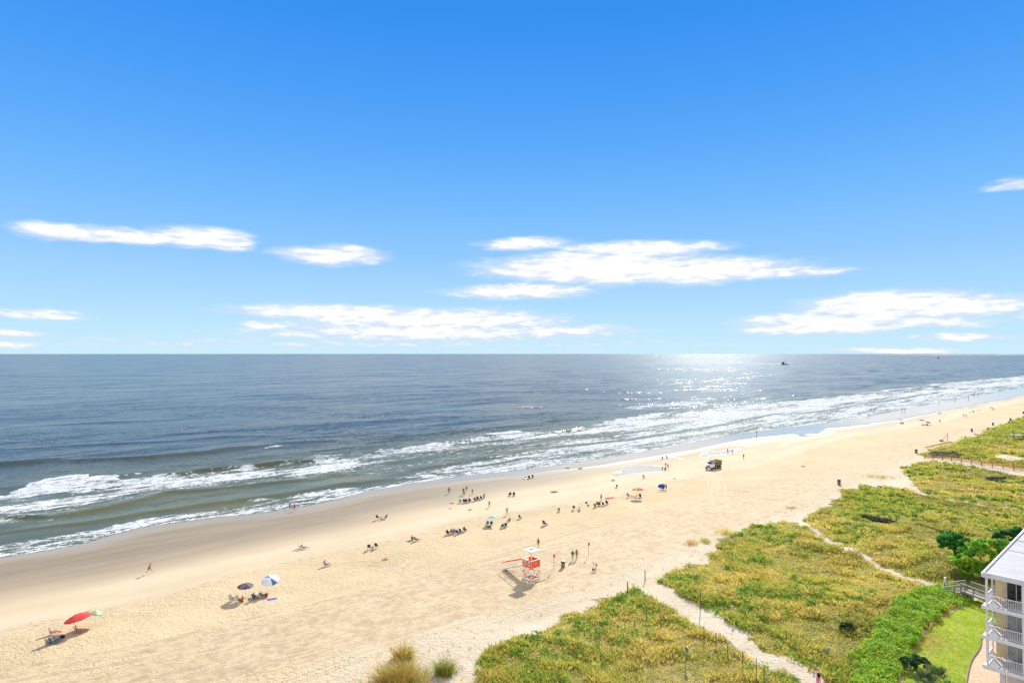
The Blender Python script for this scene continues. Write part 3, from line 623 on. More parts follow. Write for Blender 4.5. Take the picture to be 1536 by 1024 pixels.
# straw tufts standing alone at the dune foot
def tuft(px, py, w, h, n, label, cols):
    p = at(px, py); root = empty('grass_clump', p, 0, label, 'grass clump', 'tall straw grass clumps at the dune foot')
    xx, yy = RNG.normal(size=n) * w * .52, RNG.normal(size=n) * w * .42; hk = .35 + .85 * vnoise(xx, yy, .9) + .35 * RNG.random(n)
    T = np.array(cols)[RNG.integers(0, len(cols), n)]
    tag(mesh_ngon('blades', [blades(xx, yy, G(p.x + xx, p.y + yy) - p.z, h * hk * np.exp(-((xx / w) ** 2 + (yy / w) ** 2) * .5), .04 + 0 * xx, 1.0, T, 8, .3 + 0 * xx)], M_LEAF, root), kind='stuff')
ST = [[.74, .42, .11], [.58, .43, .10], [.38, .40, .07], [.22, .29, .05], [.72, .52, .16]]
tuft(600, 1022, 2.7, 1.9, 260, 'wide clump of tall orange and green grass at the bottom edge of the sand', ST)
tuft(606, 988, 1.0, 1.7, 60, 'thin orange grass spikes just beyond the wide clump at the bottom edge', ST[:3])
tuft(668, 1010, .9, 1.5, 80, 'small dark green and orange grass clump alone between the wide clump and the dune', ST[1:4])
tuft(1093, 800, 2.2, .8, 60, 'yellow green grass clump on white sand in front of the middle dune', [[.8, .66, .16], [.62, .6, .12]])
tuft(1060, 812, 1.6, .7, 26, 'sparse green sprigs on white sand left of the yellow green clump', [[.62, .55, .14], [.4, .44, .08]])
tuft(1037, 815, 1.2, .8, 22, 'small rusty grass clump furthest left on the white sand before the middle dune', [[.8, .5, .18], [.7, .46, .15]])
tuft(1190, 762, 1.5, .5, 14, 'low straw sprigs on the beach before the path between two dunes', [[.42, .32, .12]])
tuft(1318, 716, 4.5, .8, 60, 'green spit of grass on white sand near the curved blue path', [[.7, .62, .14], [.5, .5, .1]])
# scattered seaside sprigs in front of the dunes are part of the grass sheet
sx, sy = scatter(lambda r: .22 * min(1, (110 / max(r, 110))), 55, 420, 50, 0); uu, vv = uv(np.stack([sx, sy], -1)); ds = (vat(SHORE, uu) - vv) - (vat(SHORE, uu) - vat(WHITE, uu))
mk = (ds > -1) & (fbm(sx, sy, .09, 3) > .50) & ~vegmask(sx, sy, 1) & ~inside(LAWN, sx, sy) & (RNG.random(len(sx)) < sstep(ds, -2, 8)) & (np.hypot(sx - 50, sy - 66) > 18)
PATHC = poly([(965, 880), (1030, 925), (1100, 965), (1180, 1012), (1260, 1070)], 2.6)
dp = np.min([np.hypot(sx - (a[0] + (b[0] - a[0]) * t), sy - (a[1] + (b[1] - a[1]) * t)) for a, b in zip(PATHC[:-1], PATHC[1:]) for t in np.linspace(0, 1, 12)], 0); mk &= dp > 2.6
sx, sy = sx[mk], sy[mk]; o = mesh_ngon('beach_sprigs', [blades(sx, sy, G(sx, sy), .25 + .2 * RNG.random(len(sx)), .05 + 0 * sx, .8, np.array(ST)[RNG.integers(0, 5, len(sx))], 5, .2 + 0 * sx)], M_LEAF); tag(o, kind='stuff')

# lawn, patio
lx, ly = LAWN[:, 0], LAWN[:, 1]
def sheet(name, P_, z, mat):
    from mathutils.geometry import tessellate_polygon
    vs = [Vector((a, b, z)) for a, b in P_]; t = tessellate_polygon([vs]); me = bpy.data.meshes.new(name); me.from_pydata([tuple(v) for v in vs], [], t); me.materials.append(mat); me.update()
    if me.polygons[0].normal.z < 0: me.flip_normals()
    return link(bpy.data.objects.new(name, me))
def smooth_loop(P_, k=2):
    for _ in range(k):
        Q = np.roll(P_, -1, 0); P_ = np.stack([P_ * .75 + Q * .25, P_ * .25 + Q * .75], 1).reshape(-1, 2)
    return P_
LAWNS = smooth_loop(LAWN)
ml, N = new_mat('lawn_soil'); gpo = N.n('ShaderNodeNewGeometry').outputs['Position']
N.put(N.b.inputs['Base Color'], N.mix(N.ramp(N.noise(gpo, .5, 4), .4, .65), (.24, .30, .03, 1), (.36, .34, .06, 1))); N.b.inputs['Roughness'].default_value = .9
tag(sheet('lawn', LAWNS, GZ + .006, ml), kind='structure')
lo, hi = LAWN.min(0), LAWN.max(0); n = 60000; lx, ly = lo[0] + (hi[0] - lo[0]) * RNG.random(n), lo[1] + (hi[1] - lo[1]) * RNG.random(n); mk = inside(LAWNS, lx, ly); lx, ly = lx[mk], ly[mk]
f1 = fbm(lx, ly, .28, 3)[:, None]; ctr = np.array(flat(1385, 960, GZ)); brn = sstep(8 - np.hypot(lx - ctr[0], ly - ctr[1]) + 5 * (f1[:, 0] - .5), 3, 8)[:, None]
T = (np.array([.36, .60, .03]) * (1 - f1) + np.array([.70, .80, .05]) * f1) * (1 - brn * .75) + np.array([.65, .42, .12]) * brn * .75
lg = mesh_ngon('lawn_grass', [blades(lx, ly, GZ + .005 + 0 * lx, .07 + 0 * lx, .05 + 0 * lx, .9, T, 4, .16 + 0 * lx)], M_LEAF); tag(lg, kind='stuff')
mp, N = new_mat('pebble_sand'); gpo = N.n('ShaderNodeNewGeometry').outputs['Position']
c = N.mix(N.ramp(N.noise(gpo, 3.5, 4, .7), .35, .65), (.46, .33, .20, 1), (.62, .48, .33, 1)); N.put(N.b.inputs['Base Color'], c); N.b.inputs['Roughness'].default_value = .95
bn = N.n('ShaderNodeBump'); bn.inputs['Distance'].default_value = .05; N.put(bn.inputs['Height'], N.noise(gpo, 4, 4)); N.put(N.b.inputs['Normal'], bn.outputs[0])
PAT = np.array([flat(a, b, GZ) for a, b in [(1440, 1300), (1442, 1080), (1449, 1024), (1453, 1000), (1459, 986), (1471, 972), (1473, 955), (1481, 946), (1532, 930), (1640, 930), (1700, 1300)]])
tag(sheet('patio', smooth_loop(PAT, 1), GZ + .003, mp), kind='structure')
# dark edging between lawn and patio
EDG = np.array([flat(a, b, GZ) for a, b in [(1443, 1080), (1450, 1024), (1454, 1000), (1460, 986), (1467, 978), (1472, 968), (1472, 957), (1481, 947)]])
for _ in range(2):
    EDG = np.concatenate([EDG[:1], np.stack([EDG[:-1] * .75 + EDG[1:] * .25, EDG[:-1] * .25 + EDG[1:] * .75], 1).reshape(-1, 2), EDG[-1:]])
b = MB()
for a, c in zip(EDG[:-1], EDG[1:]): b.bar((a[0], a[1], GZ + .05), (c[0], c[1], GZ + .05), .08, .14)
o = b.build('lawn_edging', M_WOODD); tag(o, 'dark curved edging strip between the bright lawn and the tan patio', 'edging')

def tree(name, px, py, crown, label, cat, cols, trunk=True, size=.13, n=9000, group=None, shell=.5):
    """crown: lobes (dx right, dy away, z, rx, ry, rz) in metres around the base"""
    p = at(px, py); root = empty(name, p, 0, label, cat, group)
    C = np.array([c[:3] for c in crown]); rd = np.array([c[3:] for c in crown])
    # break every lobe into clumps with gaps
    CC, RR = [], []
    for c, r in zip(C, rd):
        for _ in range(34):
            d = RNG.normal(size=3); d /= np.linalg.norm(d); d[2] = abs(d[2]) * 1.0 - .25
            CC.append(c + d * r * (.52 + .52 * RNG.random())); RR.append(r * (.13 + .17 * RNG.random()))
    mesh_ngon('crown', [leaves(CC, RR, n, size, cols, shell=shell)], M_LEAF, root)
    b = MB(); b.sm = True
    top = C.mean(0)
    for c in C:
        for k in range(2):
            e = Vector(c) + Vector((random.uniform(-.5, .5), random.uniform(-.5, .5), 0)); m1 = Vector((e.x * .35 + random.uniform(-.2, .2), e.y * .35, e.z * .45))
            b.tube((random.uniform(-.12, .12), 0, -.2), m1, .16, .10, 7); b.tube(m1, e, .10, .05, 6)
            for _ in range(4):
                b.tube(e * .7 + m1 * .3, e + Vector((random.uniform(-1, 1) * 1.1, random.uniform(-1, 1) * 1.1, random.uniform(.1, .9))), .045, .015, 5)
    b.build('trunk', M_BARK, root); return root
DG = [[.04, .26, .04], [.07, .38, .05], [.03, .16, .03], [.14, .44, .05]]
MG = [[.22, .55, .04], [.36, .66, .05], [.12, .36, .03], [.62, .68, .08]]
tree('windswept_tree', 1438, 845, [(-1.0, .5, 3.0, 2.2, 1.9, 1.7), (1.4, .3, 2.7, 2.3, 1.9, 1.7), (.2, 1.5, 3.5, 2.2, 1.8, 1.4), (2.3, .6, 1.9, 1.5, 1.4, 1.2), (.6, -.2, 1.3, 1.6, 1.3, 1.0)], 'dark green windswept tree with flat top and bare stems, leftmost of the boardwalk trees', 'tree', DG, n=28000)
tree('windswept_tree', 1474, 870, [(-2.4, .3, 2.6, 2.0, 1.8, 1.9), (.2, .6, 4.2, 2.5, 2.0, 1.9), (2.9, .8, 4.4, 2.3, 2.0, 1.9), (.4, -.6, 1.7, 2.4, 1.5, 1.5), (4.8, 1.4, 3.6, 1.9, 1.8, 1.8), (-2.0, -.1, 1.2, 1.3, 1.2, 1.1), (3.0, 0, 1.8, 1.9, 1.4, 1.5)], 'bright green bushy tree behind the boardwalk railing, nearest the grey roof', 'tree', MG, n=42000)
tree('windswept_tree', 1520, 822, [(-1.2, .3, 2.0, 1.5, 1.6, 1.3), (.8, .4, 2.3, 2.0, 1.8, 1.4), (2.8, .4, 2.1, 1.9, 1.8, 1.4), (-.2, -.8, 1.2, 1.4, 1.3, .9)], 'blue green bushy tree beyond the far edge of the grey roof', 'tree', [[.05, .21, .05], [.08, .30, .08], [.03, .13, .04]], n=16000)
tree('round_bush', 1373, 1004, [(0, 0, .8, 1.25, 1.1, .75)], 'dark green round bush at the near left corner of the lawn', 'bush', [[.03, .13, .03], [.06, .2, .05], [.02, .08, .02]], n=5200, size=.09)
tree('round_bush', 1271, 946, [(0, 0, .5, .9, .8, .5)], 'small dark bush alone in the grass left of the thicket', 'bush', [[.014, .06, .02], [.03, .10, .02]], n=2200, size=.09)
tree('round_bush', 1423, 1040, [(0, 0, .6, 1.2, 1.0, .6)], 'small green bush at the bottom of the lawn beside the palmetto', 'bush', MG, n=3000, size=.09)
# palmetto: fans of pointed blades
def palmetto(px, py, n, label):
    p = at(px, py); root = empty('palmetto', p, 0, label, 'palmetto', 'palmettos at the foot of the lawn'); parts = []
    fr = MB()
    for i in range(n):
        a = random.uniform(0, 2 * math.pi); e_ = random.uniform(.15, 1.25); l = random.uniform(.6, 1.15); d = Vector((math.cos(a) * math.cos(e_), math.sin(a) * math.cos(e_), math.sin(e_))); tip = d * l + Vector((0, 0, .3))
        fr.tube((0, 0, .1), tip, .018, .012, 5)
        side = d.cross(Vector((0, 0, 1))).normalized(); upv = side.cross(d); vs = []; fs = []; k = 11
        for j in range(k):
            t = (j / (k - 1) - .5) * 3.6; q_ = d * math.cos(t) + side * math.sin(t) + upv * .1; w = (d * -math.sin(t) + side * math.cos(t)) * .045; ln = .62 * (1 - .25 * abs(t) / 1.8)
            vs += [tip, tip + q_ * ln * .6 + w, tip + q_ * ln - Vector((0, 0, .12)), tip + q_ * ln * .6 - w]; fs.append([j * 4, j * 4 + 1, j * 4 + 2, j * 4 + 3])
        tcol = np.array([[.05, .12, .03], [.09, .17, .05], [.22, .24, .10]][random.randrange(3)]); parts.append((np.array([tuple(v) for v in vs]), np.array(fs), np.repeat(tcol[None], len(vs), 0)))
    mesh_ngon('fronds', parts, M_LEAF, root); fr.build('stems', M_BARK, root)
palmetto(1402, 1022, 26, 'spiky palmetto with fan leaves at the bottom edge left of the lawn')
palmetto(1388, 1030, 20, 'second spiky palmetto nearer the dark bush, at the bottom edge')

# ------------------------------------------------------------------ people
def person_mesh(pose):
    """skeleton grown with the skin modifier; returns the mesh and a body region per face"""
    J = {}
    if pose == 'stand': J = dict(pel=(0, 0, .93), chest=(0, -.01, 1.28), neck=(0, 0, 1.48), head=(0, .03, 1.60), el=(.25, -.03, 1.14), wr=(.27, .06, .90), kn=(.10, .03, .50), an=(.11, -.02, .09))
    elif pose == 'hips': J = dict(pel=(0, 0, .93), chest=(0, -.01, 1.28), neck=(0, 0, 1.48), head=(0, .03, 1.60), el=(.38, -.05, 1.20), wr=(.20, .05, 1.00), kn=(.14, .03, .50), an=(.19, -.02, .09))
    elif pose == 'walk': J = dict(pel=(0, 0, .92), chest=(0, .03, 1.27), neck=(0, .06, 1.47), head=(0, .09, 1.59), el=(.24, -.12, 1.14), wr=(.26, .02, .92), kn=(.10, .20, .52), an=(.10, .26, .10), elR=(.24, .10, 1.14), wrR=(.26, .30, .98), knR=(.10, -.02, .50), anR=(.10, -.30, .14))
    elif pose == 'run': J = dict(pel=(0, 0, .92), chest=(0, .09, 1.26), neck=(0, .15, 1.45), head=(0, .20, 1.57), el=(.26, -.16, 1.18), wr=(.24, .08, 1.10), kn=(.10, .32, .66), an=(.10, .42, .24), elR=(.26, .22, 1.18), wrR=(.20, .40, 1.30), knR=(.10, -.10, .50), anR=(.10, -.48, .30))
    elif pose == 'bend': J = dict(pel=(0, -.12, .88), chest=(0, .14, 1.08), neck=(0, .32, 1.14), head=(0, .44, 1.14), el=(.22, .26, .86), wr=(.18, .40, .64), kn=(.12, .04, .48), an=(.13, -.08, .09))
    elif pose == 'sit': J = dict(pel=(0, 0, .30), chest=(0, -.20, .60), neck=(0, -.28, .78), head=(0, -.28, .91), el=(.27, -.14, .48), wr=(.24, .12, .42), kn=(.13, .40, .42), an=(.12, .72, .10))
    elif pose == 'lounge': J = dict(pel=(0, 0, .30), chest=(0, -.28, .50), neck=(0, -.42, .62), head=(0, -.46, .74), el=(.30, -.24, .36), wr=(.26, .04, .36), kn=(.11, .42, .40), an=(.12, .84, .16))
    elif pose == 'lie': J = dict(pel=(0, 0, .12), chest=(0, -.34, .13), neck=(0, -.54, .14), head=(0, -.67, .15), el=(.34, -.40, .08), wr=(.30, -.62, .07), kn=(.10, .44, .14), an=(.12, .86, .08))
    elif pose == 'floor': J = dict(pel=(0, 0, .13), chest=(0, -.05, .46), neck=(0, -.04, .66), head=(0, .0, .79), el=(.27, .06, .42), wr=(.20, .30, .42), kn=(.16, .36, .46), an=(.13, .52, .08))
    V = {k: Vector(v) for k, v in J.items()}
    vs, es, rs_, reg = [], [], [], []
    def add(p, r, rg, par=None):
        vs.append(tuple(p)); rs_.append(r if isinstance(r, tuple) else (r, r)); reg.append(rg)
        if par is not None: es.append((par, len(vs) - 1))
        return len(vs) - 1
    pel, chest, neck, head = V['pel'], V['chest'], V['neck'], V['head']
    a = add(pel, (.145, .115), 'hip'); w = add(pel.lerp(chest, .5), (.125, .10), 'belly', a); c = add(chest, (.15, .115), 'chest', w)
    n = add(neck, .055, 'neck', c); hd = (head - neck).normalized(); fw = hd.cross(Vector((1, 0, 0))); fw = -fw if fw.y < 0 and pose not in ('lie',) else fw
    if pose == 'lie': fw = Vector((0, 0, 1))
    h0 = add(neck + hd * .05 + fw * .01, .058, 'neck', n); h1 = add(head, (.078, .09), 'head', h0); h2 = add(head + hd * .075, (.075, .088), 'head', h1); h3 = add(head + hd * .125, (.045, .05), 'head', h2)
    add(head + fw * .115 - hd * .005, .013, 'head', h1)
    for s_ in (-1, 1):
        R_ = s_ > 0; g_ = lambda k: Vector(((V.get(k + 'R') if R_ and k + 'R' in V else V[k]).x * s_, (V.get(k + 'R') if R_ and k + 'R' in V else V[k]).y, (V.get(k + 'R') if R_ and k + 'R' in V else V[k]).z))
        up = (neck - chest).normalized(); sh = chest + up * .12 + Vector((s_ * .185, 0, 0))
        add(head + Vector((s_ * .085, 0, 0)) - fw * .005, .016, 'head', h1)
        i = add(sh, .058, 'uarm', c); el, wr = g_('el'), g_('wr'); i = add(el, .042, 'uarm', i); i = add(wr, .029, 'larm', i)
        d = (wr - el).normalized(); i = add(wr + d * .05, (.036, .018), 'hand', i); pm = wr + d * .085; i2 = add(pm, (.036, .015), 'hand', i)
        sd = Vector((0, 1, 0)); sd = (sd - d * sd.dot(d)).normalized(); inn = d.cross(sd) * 1.0
        for k, ln in enumerate((.066, .078, .072, .055)):
            o_ = sd * (.030 - .020 * k); f1 = add(pm + o_ + d * .022, .0085, 'hand', i2); add(pm + o_ + d * (.02 + ln) + inn * .022 * (1 if k % 2 else .7), .0075, 'hand', f1)
        t1 = add(wr + d * .055 + sd * .045, .010, 'hand', i); add(wr + d * .085 + sd * .07 + inn * .01, .009, 'hand', t1)
        hp = pel + Vector((s_ * .095, 0, 0)) + (pel - chest).normalized() * .05; i = add(hp, .095, 'thigh', a); kn, an = g_('kn'), g_('an')
        i = add(hp.lerp(kn, .5), .078, 'thigh', i); i = add(kn, .056, 'shin', i); i = add(kn.lerp(an, .4), .054, 'shin', i); i = add(an, .036, 'shin', i)
        ft = Vector((s_ * .02, .17, -.045)) if pose not in ('sit', 'lounge', 'lie') else Vector((s_ * .03, .07, .13)); add(an + ft, (.042, .026), 'foot', i); 
    me = bpy.data.meshes.new('body'); me.from_pydata(vs, es, []); o = bpy.data.objects.new('tmp', me); COL.objects.link(o)
    o.modifiers.new('s', 'SKIN'); sv = me.skin_vertices[0].data
    for k, r in enumerate(rs_): sv[k].radius = r
    for k in range(len(vs)): sv[k].use_root = (k == 0)
    o.modifiers.new('b', 'SUBSURF').levels = 1
    dg = bpy.context.evaluated_depsgraph_get(); m2 = bpy.data.meshes.new_from_object(o.evaluated_get(dg)); bpy.data.objects.remove(o); bpy.data.meshes.remove(me)
    m2.polygons.foreach_set('use_smooth', [True] * len(m2.polygons))
    n_ = len(m2.vertices); co = np.zeros(n_ * 3); m2.vertices.foreach_get('co', co); co = co.reshape(-1, 3); no = np.zeros(n_ * 3); m2.vertices.foreach_get('normal', no); no = no.reshape(-1, 3)
    A0 = np.array([vs[e[0]] for e in es]); B0 = np.array([vs[e[1]] for e in es]); rg = [reg[e[1]] for e in es]
    fc = np.array([p.center for p in m2.polygons]); d = B0 - A0; t = np.clip(((fc[:, None] - A0) * d).sum(-1) / ((d * d).sum(-1) + 1e-9), 0, 1); ds = np.linalg.norm(fc[:, None] - (A0 + t[..., None] * d), axis=-1); k = ds.argmin(1)
    fr = [rg[i] for i in k]; ft_ = t[np.arange(len(k)), k]; faces = [tuple(p.vertices) for p in m2.polygons]
    # faces near the pelvis belong to the hips
    pe = np.array(pel); 
    for j in range(len(fr)):
        if fr[j] in ('thigh', 'belly') and np.linalg.norm(fc[j] - pe) < .15: fr[j] = 'hip'
    return dict(me=m2, co=co, no=no, faces=faces, reg=fr, t=ft_, head=np.array(head), hd=np.array(hd), fw=np.array(fw))
TEMPL = {}
SKIN = {'fair': (232, 180, 150), 'tan': (196, 132, 96), 'brown': (122, 78, 54), 'red': (222, 130, 100)}
HAIR = {'brown': (74, 48, 32), 'black': (26, 20, 18), 'blond': (206, 168, 108), 'grey': (170, 165, 158)}
CLOTH = {'trunks': ('hip', 'thigh1'), 'shorts': ('hip', 'thigh1', 'thigh'), 'shirt': ('belly', 'chest', 'uarm'), 'vest': ('belly', 'chest'), 'swimsuit': ('hip', 'belly', 'chest'), 'bikini': ('hip', 'chest'), 'hat': ()}
def region_mesh(T, sel, off, name, mat, parent, scale=1.0):
    use = sorted({v for f in sel for v in T['faces'][f]}); ix = {v: i for i, v in enumerate(use)}
    me = bpy.data.meshes.new(name); me.from_pydata((T['co'][use] + T['no'][use] * off).tolist(), [], [[ix[v] for v in T['faces'][f]] for f in sel]); me.materials.append(mat)
    me.polygons.foreach_set('use_smooth', [True] * len(me.polygons)); return link(bpy.data.objects.new(name, me), parent)
def person(px, py, pose, label, clothes, skin='tan', hair='brown', rz=None, sc=1.0, group='people on the beach', dz=0.0, loc=None, long_hair=False):
    if pose not in TEMPL: TEMPL[pose] = person_mesh(pose)
    T = TEMPL[pose]; p = at(px, py) if loc is None else Vector(loc)
    rz = R(random.uniform(0, 360)) if rz is None else R(rz)
    root = empty('person', p + Vector((0, 0, dz)), rz, label, 'person', group, sc)
    me = T['me'].copy(); me.name = 'body'; me.materials.clear(); me.materials.append(paint(SKIN[skin], .55, .06, 9)); link(bpy.data.objects.new('body', me), root)
    hf = [j for j, g_ in enumerate(T['reg']) if g_ == 'head']; fc = {j: np.mean(T['co'][list(T['faces'][j])], 0) - T['head'] for j in hf}
    sel = [j for j in hf if fc[j] @ T['hd'] > .055 or (fc[j] @ T['fw'] < -.01 and fc[j] @ T['hd'] > (-.07))]
    if sel: region_mesh(T, sel, .014, 'hair', paint(HAIR[hair], .7, .2, 12), root)
    h = Vector(T['head']); hd = Vector(T['hd']); fw = Vector(T['fw'])
    for s_ in (-1, 1): b = MB(); b.ell(h + hd * .03 + fw * .082 + Vector((s_ * .03, 0, 0)), (.011, .011, .009), 6, 4); b.build('eye', M_BLACK, root)
    b = MB(); b.ell(h - hd * .045 + fw * .080, (.022, .01, .006), 6, 4); b.build('mouth', paint((150, 70, 66), .6), root)
    for kind, col in clothes:
        if kind == 'hat':
            q = MB(); q.sm = True; c_ = h + hd * .10; q.tube(c_, c_ + hd * .075, .10, .075, 12); q.tube(c_ - hd * .006, c_ + hd * .006, .17, .165, 14); q.build('hat', paint(col, .8), root); continue
        rg = CLOTH[kind]
        sel = [j for j, g_ in enumerate(T['reg']) if g_ in rg and not (g_ == 'chest' and kind == 'bikini' and T['t'][j] < .5) or (g_ == 'thigh' and 'thigh1' in rg and T['t'][j] < .45)]
        if sel: region_mesh(T, sel, .016, {'bikini': 'swimsuit', 'trunks': 'shorts', 'vest': 'shirt'}.get(kind, kind), paint(col, .8, .12, 7), root)
    if long_hair:
        q = MB(); q.sm = True; q.tube(h - fw * .06 + hd * .04, h - fw * .09 - hd * .18, .07, .045, 8); q.build('ponytail', paint(HAIR[hair], .7, .2, 12), root)
    return root

# ------------------------------------------------------------------ beach things
def chair(px, py, label, col, rz=43, group='low folding beach chairs', high=False, col2=None, sc=1.0):
    p = at(px, py); root = empty('beach_chair', p, R(rz), label, 'beach chair', group, sc); mt = paint(col, .75, .12, 8); fr = M_METAL
    sh = .42 if high else .22
    b = MB(); b.bar((0, -.22, sh), (0, .26, sh + .07), .52, .025); b.build('seat', mt, root)
    b = MB(); b.bar((0, -.24, sh + .02), (0, -.52, sh + .66), .52, .025, up=(0, 1, .4)); b.build('backrest', paint(col2 or col, .75, .12, 8), root)
    for s_ in (-1, 1):
        x_ = .27 * s_
        b = MB(); b.bar((x_, -.34, sh + .24), (x_, .22, sh + .24), .05, .025); b.build('armrest', fr, root)
    b = MB()
    for x_ in (-.27, .27): b.path([(x_, .28, 0), (x_, .26, sh + .07), (x_, -.24, sh), (x_, -.53, sh + .68)], .013); b.path([(x_, -.42, 0), (x_, .0, sh + .2)], .013)
    b.tube((-.27, .28, .02), (.27, .28, .02), .012); b.tube((-.27, -.42, .02), (.27, -.42, .02), .012); b.tube((-.27, -.53, sh + .68), (.27, -.53, sh + .68), .013); b.build('frame', fr, root)
    return root
def umbrella(px, py, D, cols, label, tilt=(0, 0), h=2.15, rz=0, n=8, square=False, group='beach umbrellas'):
    p = at(px, py); root = empty('beach_umbrella', p, R(rz), label, 'umbrella', group)
    m = Matrix.Rotation(R(tilt[0]), 3, 'Y') @ Matrix.Rotation(R(tilt[1]), 3, 'X'); r = D / 2; hub = Vector((0, 0, h - .05))
    b = MB(); b.tube((0, 0, -.2), hub, .022, .02, 8); b.tube(hub, hub + m @ Vector((0, 0, .12)), .015, .01, 6); b.build('pole', M_WHITE, root)
    def canopy(thk):
        rings = [(0.0, 0.0), (.38, -.06), (.72, -.19), (1.0, -.36)] if not square else [(0, 0), (.5, -.12), (1, -.30)]
        vs = [hub]; k = n
        for rr_, zz in rings[1:]:
            for i in range(k):
                for e in ((0, .5) if not square else (0, .5)):
                    t = 2 * math.pi * (i + e) / k + (math.pi / 4 if square else 0); q_ = rr_ * r * ((1.0 if e == 0 else (.965 if not square else .72)) if not square else (1.15 if e == 0 else .80))
                    vs.append(hub + m @ Vector((q_ * math.cos(t), q_ * math.sin(t), zz * r * .9 * (1 if e == 0 else .93))))
        return vs
    vs = canopy(0); k2 = 2 * n; nr_ = 3 if not square else 2; fs = []; mi = []
    for i in range(k2): fs.append((0, 1 + i, 1 + (i + 1) % k2)); mi.append((i // 2) % len(cols))
    for rg in range(nr_ - 1):
        for i in range(k2): fs.append((1 + rg * k2 + i, 1 + (rg + 1) * k2 + i, 1 + (rg + 1) * k2 + (i + 1) % k2, 1 + rg * k2 + (i + 1) % k2)); mi.append((i // 2) % len(cols))
    e0 = 1 + (nr_ - 1) * k2; down = m @ Vector((0, 0, -.09)); b0 = len(vs)
    if not square:
        vs += [vs[e0 + i] + down for i in range(k2)]
        for i in range(k2): fs.append((e0 + i, b0 + i, b0 + (i + 1) % k2, e0 + (i + 1) % k2)); mi.append((i // 2) % len(cols))
    me = bpy.data.meshes.new('canopy'); me.from_pydata([tuple(v) for v in vs], [], fs)
    for c in cols: me.materials.append(cloth(c))
    me.polygons.foreach_set('material_index', mi); me.update(); link(bpy.data.objects.new('canopy', me), root)
    b = MB()
    for i in range(n):
        t = 2 * math.pi * i / n + (math.pi / 4 if square else 0); q_ = r * (1.0 if not square else 1.13); b.tube(hub + m @ Vector((0, 0, -.04)), hub + m @ Vector((q_ * math.cos(t), q_ * math.sin(t), -.335 * r if not square else -.29 * r)), .006, .006, 4)
    b.build('ribs', M_METAL, root); return root
_cl = {}
def cloth(c):
    if c in _cl: return _cl[c]
    m, N = new_mat('umbrella_cloth_%d_%d_%d' % c); tc = N.n('ShaderNodeTexCoord').outputs['Object']; b_ = L(*c)
    cc_ = N.mix(N.ramp(N.noise(tc, 4, 3), .3, .7), tuple(k * .85 for k in b_[:3]) + (1,), b_); N.put(N.b.inputs['Base Color'], cc_); N.b.inputs['Roughness'].default_value = .8
    tr = N.n('ShaderNodeBsdfTranslucent'); N.put(tr.inputs[0], cc_); mx = N.n('ShaderNodeMixShader'); mx.inputs[0].default_value = .3
    N.t.links.new(N.b.outputs[0], mx.inputs[1]); N.t.links.new(tr.outputs[0], mx.inputs[2]); N.t.links.new(mx.outputs[0], N.o.inputs[0]); _cl[c] = m; return m
def small(kind, px, py, label, col, cat, rz=0, s=1.0, group=None):
    p = at(px, py)
    b = MB()
    if kind == 'towel':
        n = 8; 
        for i in range(n): b.box((0, -.9 + .2 * i + .1, .03 + .02 * math.sin(i * 1.7)), (.85, .2, .02), Matrix.Rotation(.12 * math.sin(i * 2.1), 3, 'X'))
        o = b.build('towel', paint(col, .9, .2, 3))
    elif kind == 'bag':
        b.sm = True; b.ell((0, 0, .2), (.32, .18, .22), 12, 7); b.path([(-.18, 0, .36), (-.1, 0, .52), (.1, 0, .52), (.18, 0, .36)], .02); o = b.build('beach_bag', paint(col, .85, .2, 4))
    elif kind == 'cooler':
        root = empty('cooler', p, R(rz), label, cat, group, s); b.box((0, 0, .18), (.55, .34, .32)); b.build('cooler_body', paint(col, .5), root); b = MB(); b.box((0, 0, .37), (.58, .37, .06)); b.build('cooler_lid', M_WHITE, root)
        b = MB(); b.path([(-.29, 0, .3), (-.33, 0, .44), (.33, 0, .44), (.29, 0, .3)], .012); b.build('handle', M_METAL, root); return root
    elif kind == 'bucket':
        root = empty('bucket', p, R(rz), label, cat, group, s); b.lathe([(.12, 0), (.16, .28), (.17, .29), (.15, .29), (.11, .02)], n=14); b.build('bucket_body', paint(col, .4), root); b = MB(); b.path([(-.16, 0, .28), (-.1, 0, .42), (.1, 0, .42), (.16, 0, .28)], .008); b.build('handle', M_METAL, root); return root
    elif kind == 'cart':
        root = empty('beach_cart', p, R(rz), label, cat, group, s); b.box((0, 0, .38), (.5, .85, .34)); b.build('basket', paint(col, .7), root); b = MB(); b.path([(0, .42, .35), (0, .9, .75)], .02); b.build('handle', M_METAL, root)
        for sx_ in (-1, 1):
            for sy_ in (-1, 1): b = MB(); b.tube((sx_ * .26, sy_ * .3, .14), (sx_ * .34, sy_ * .3, .14), .14, .14, 12); b.build('wheel', M_RUBBER, root)
        return root
    elif kind == 'board':
        b.sm = True; b.ell((0, 0, .45), (.26, .035, .55), 12, 8); o = b.build('bodyboard', paint(col, .4, .1, 3))
    elif kind == 'mound':
        n = 5
        vs, fs = [], []; N1 = 16
        for i in range(N1):
            for j in range(N1):
                a_, c_ = (i / (N1 - 1) - .5) * 2, (j / (N1 - 1) - .5) * 2; r_ = math.hypot(a_, c_); zz = max(0, (1 - r_ * r_)) * .32 * (.4 + 1.2 * float(vnoise(px + i * 1.0, py + j * 1.0, .8))) - .03
                vs.append((a_ * 1.3, c_ * .8, zz))
        for i in range(N1 - 1):
            for j in range(N1 - 1): fs.append((i * N1 + j, (i + 1) * N1 + j, (i + 1) * N1 + j + 1, i * N1 + j + 1))
        b.add(vs, fs); o = b.build('sand_mound', paint((176, 142, 96), .95, .2, 3))
    o.location = p; o.rotation_euler = (0, 0, R(rz)); o.scale = (s, s, s); return tag(o, label, cat, group)

SEA, SUNW = 43, -25
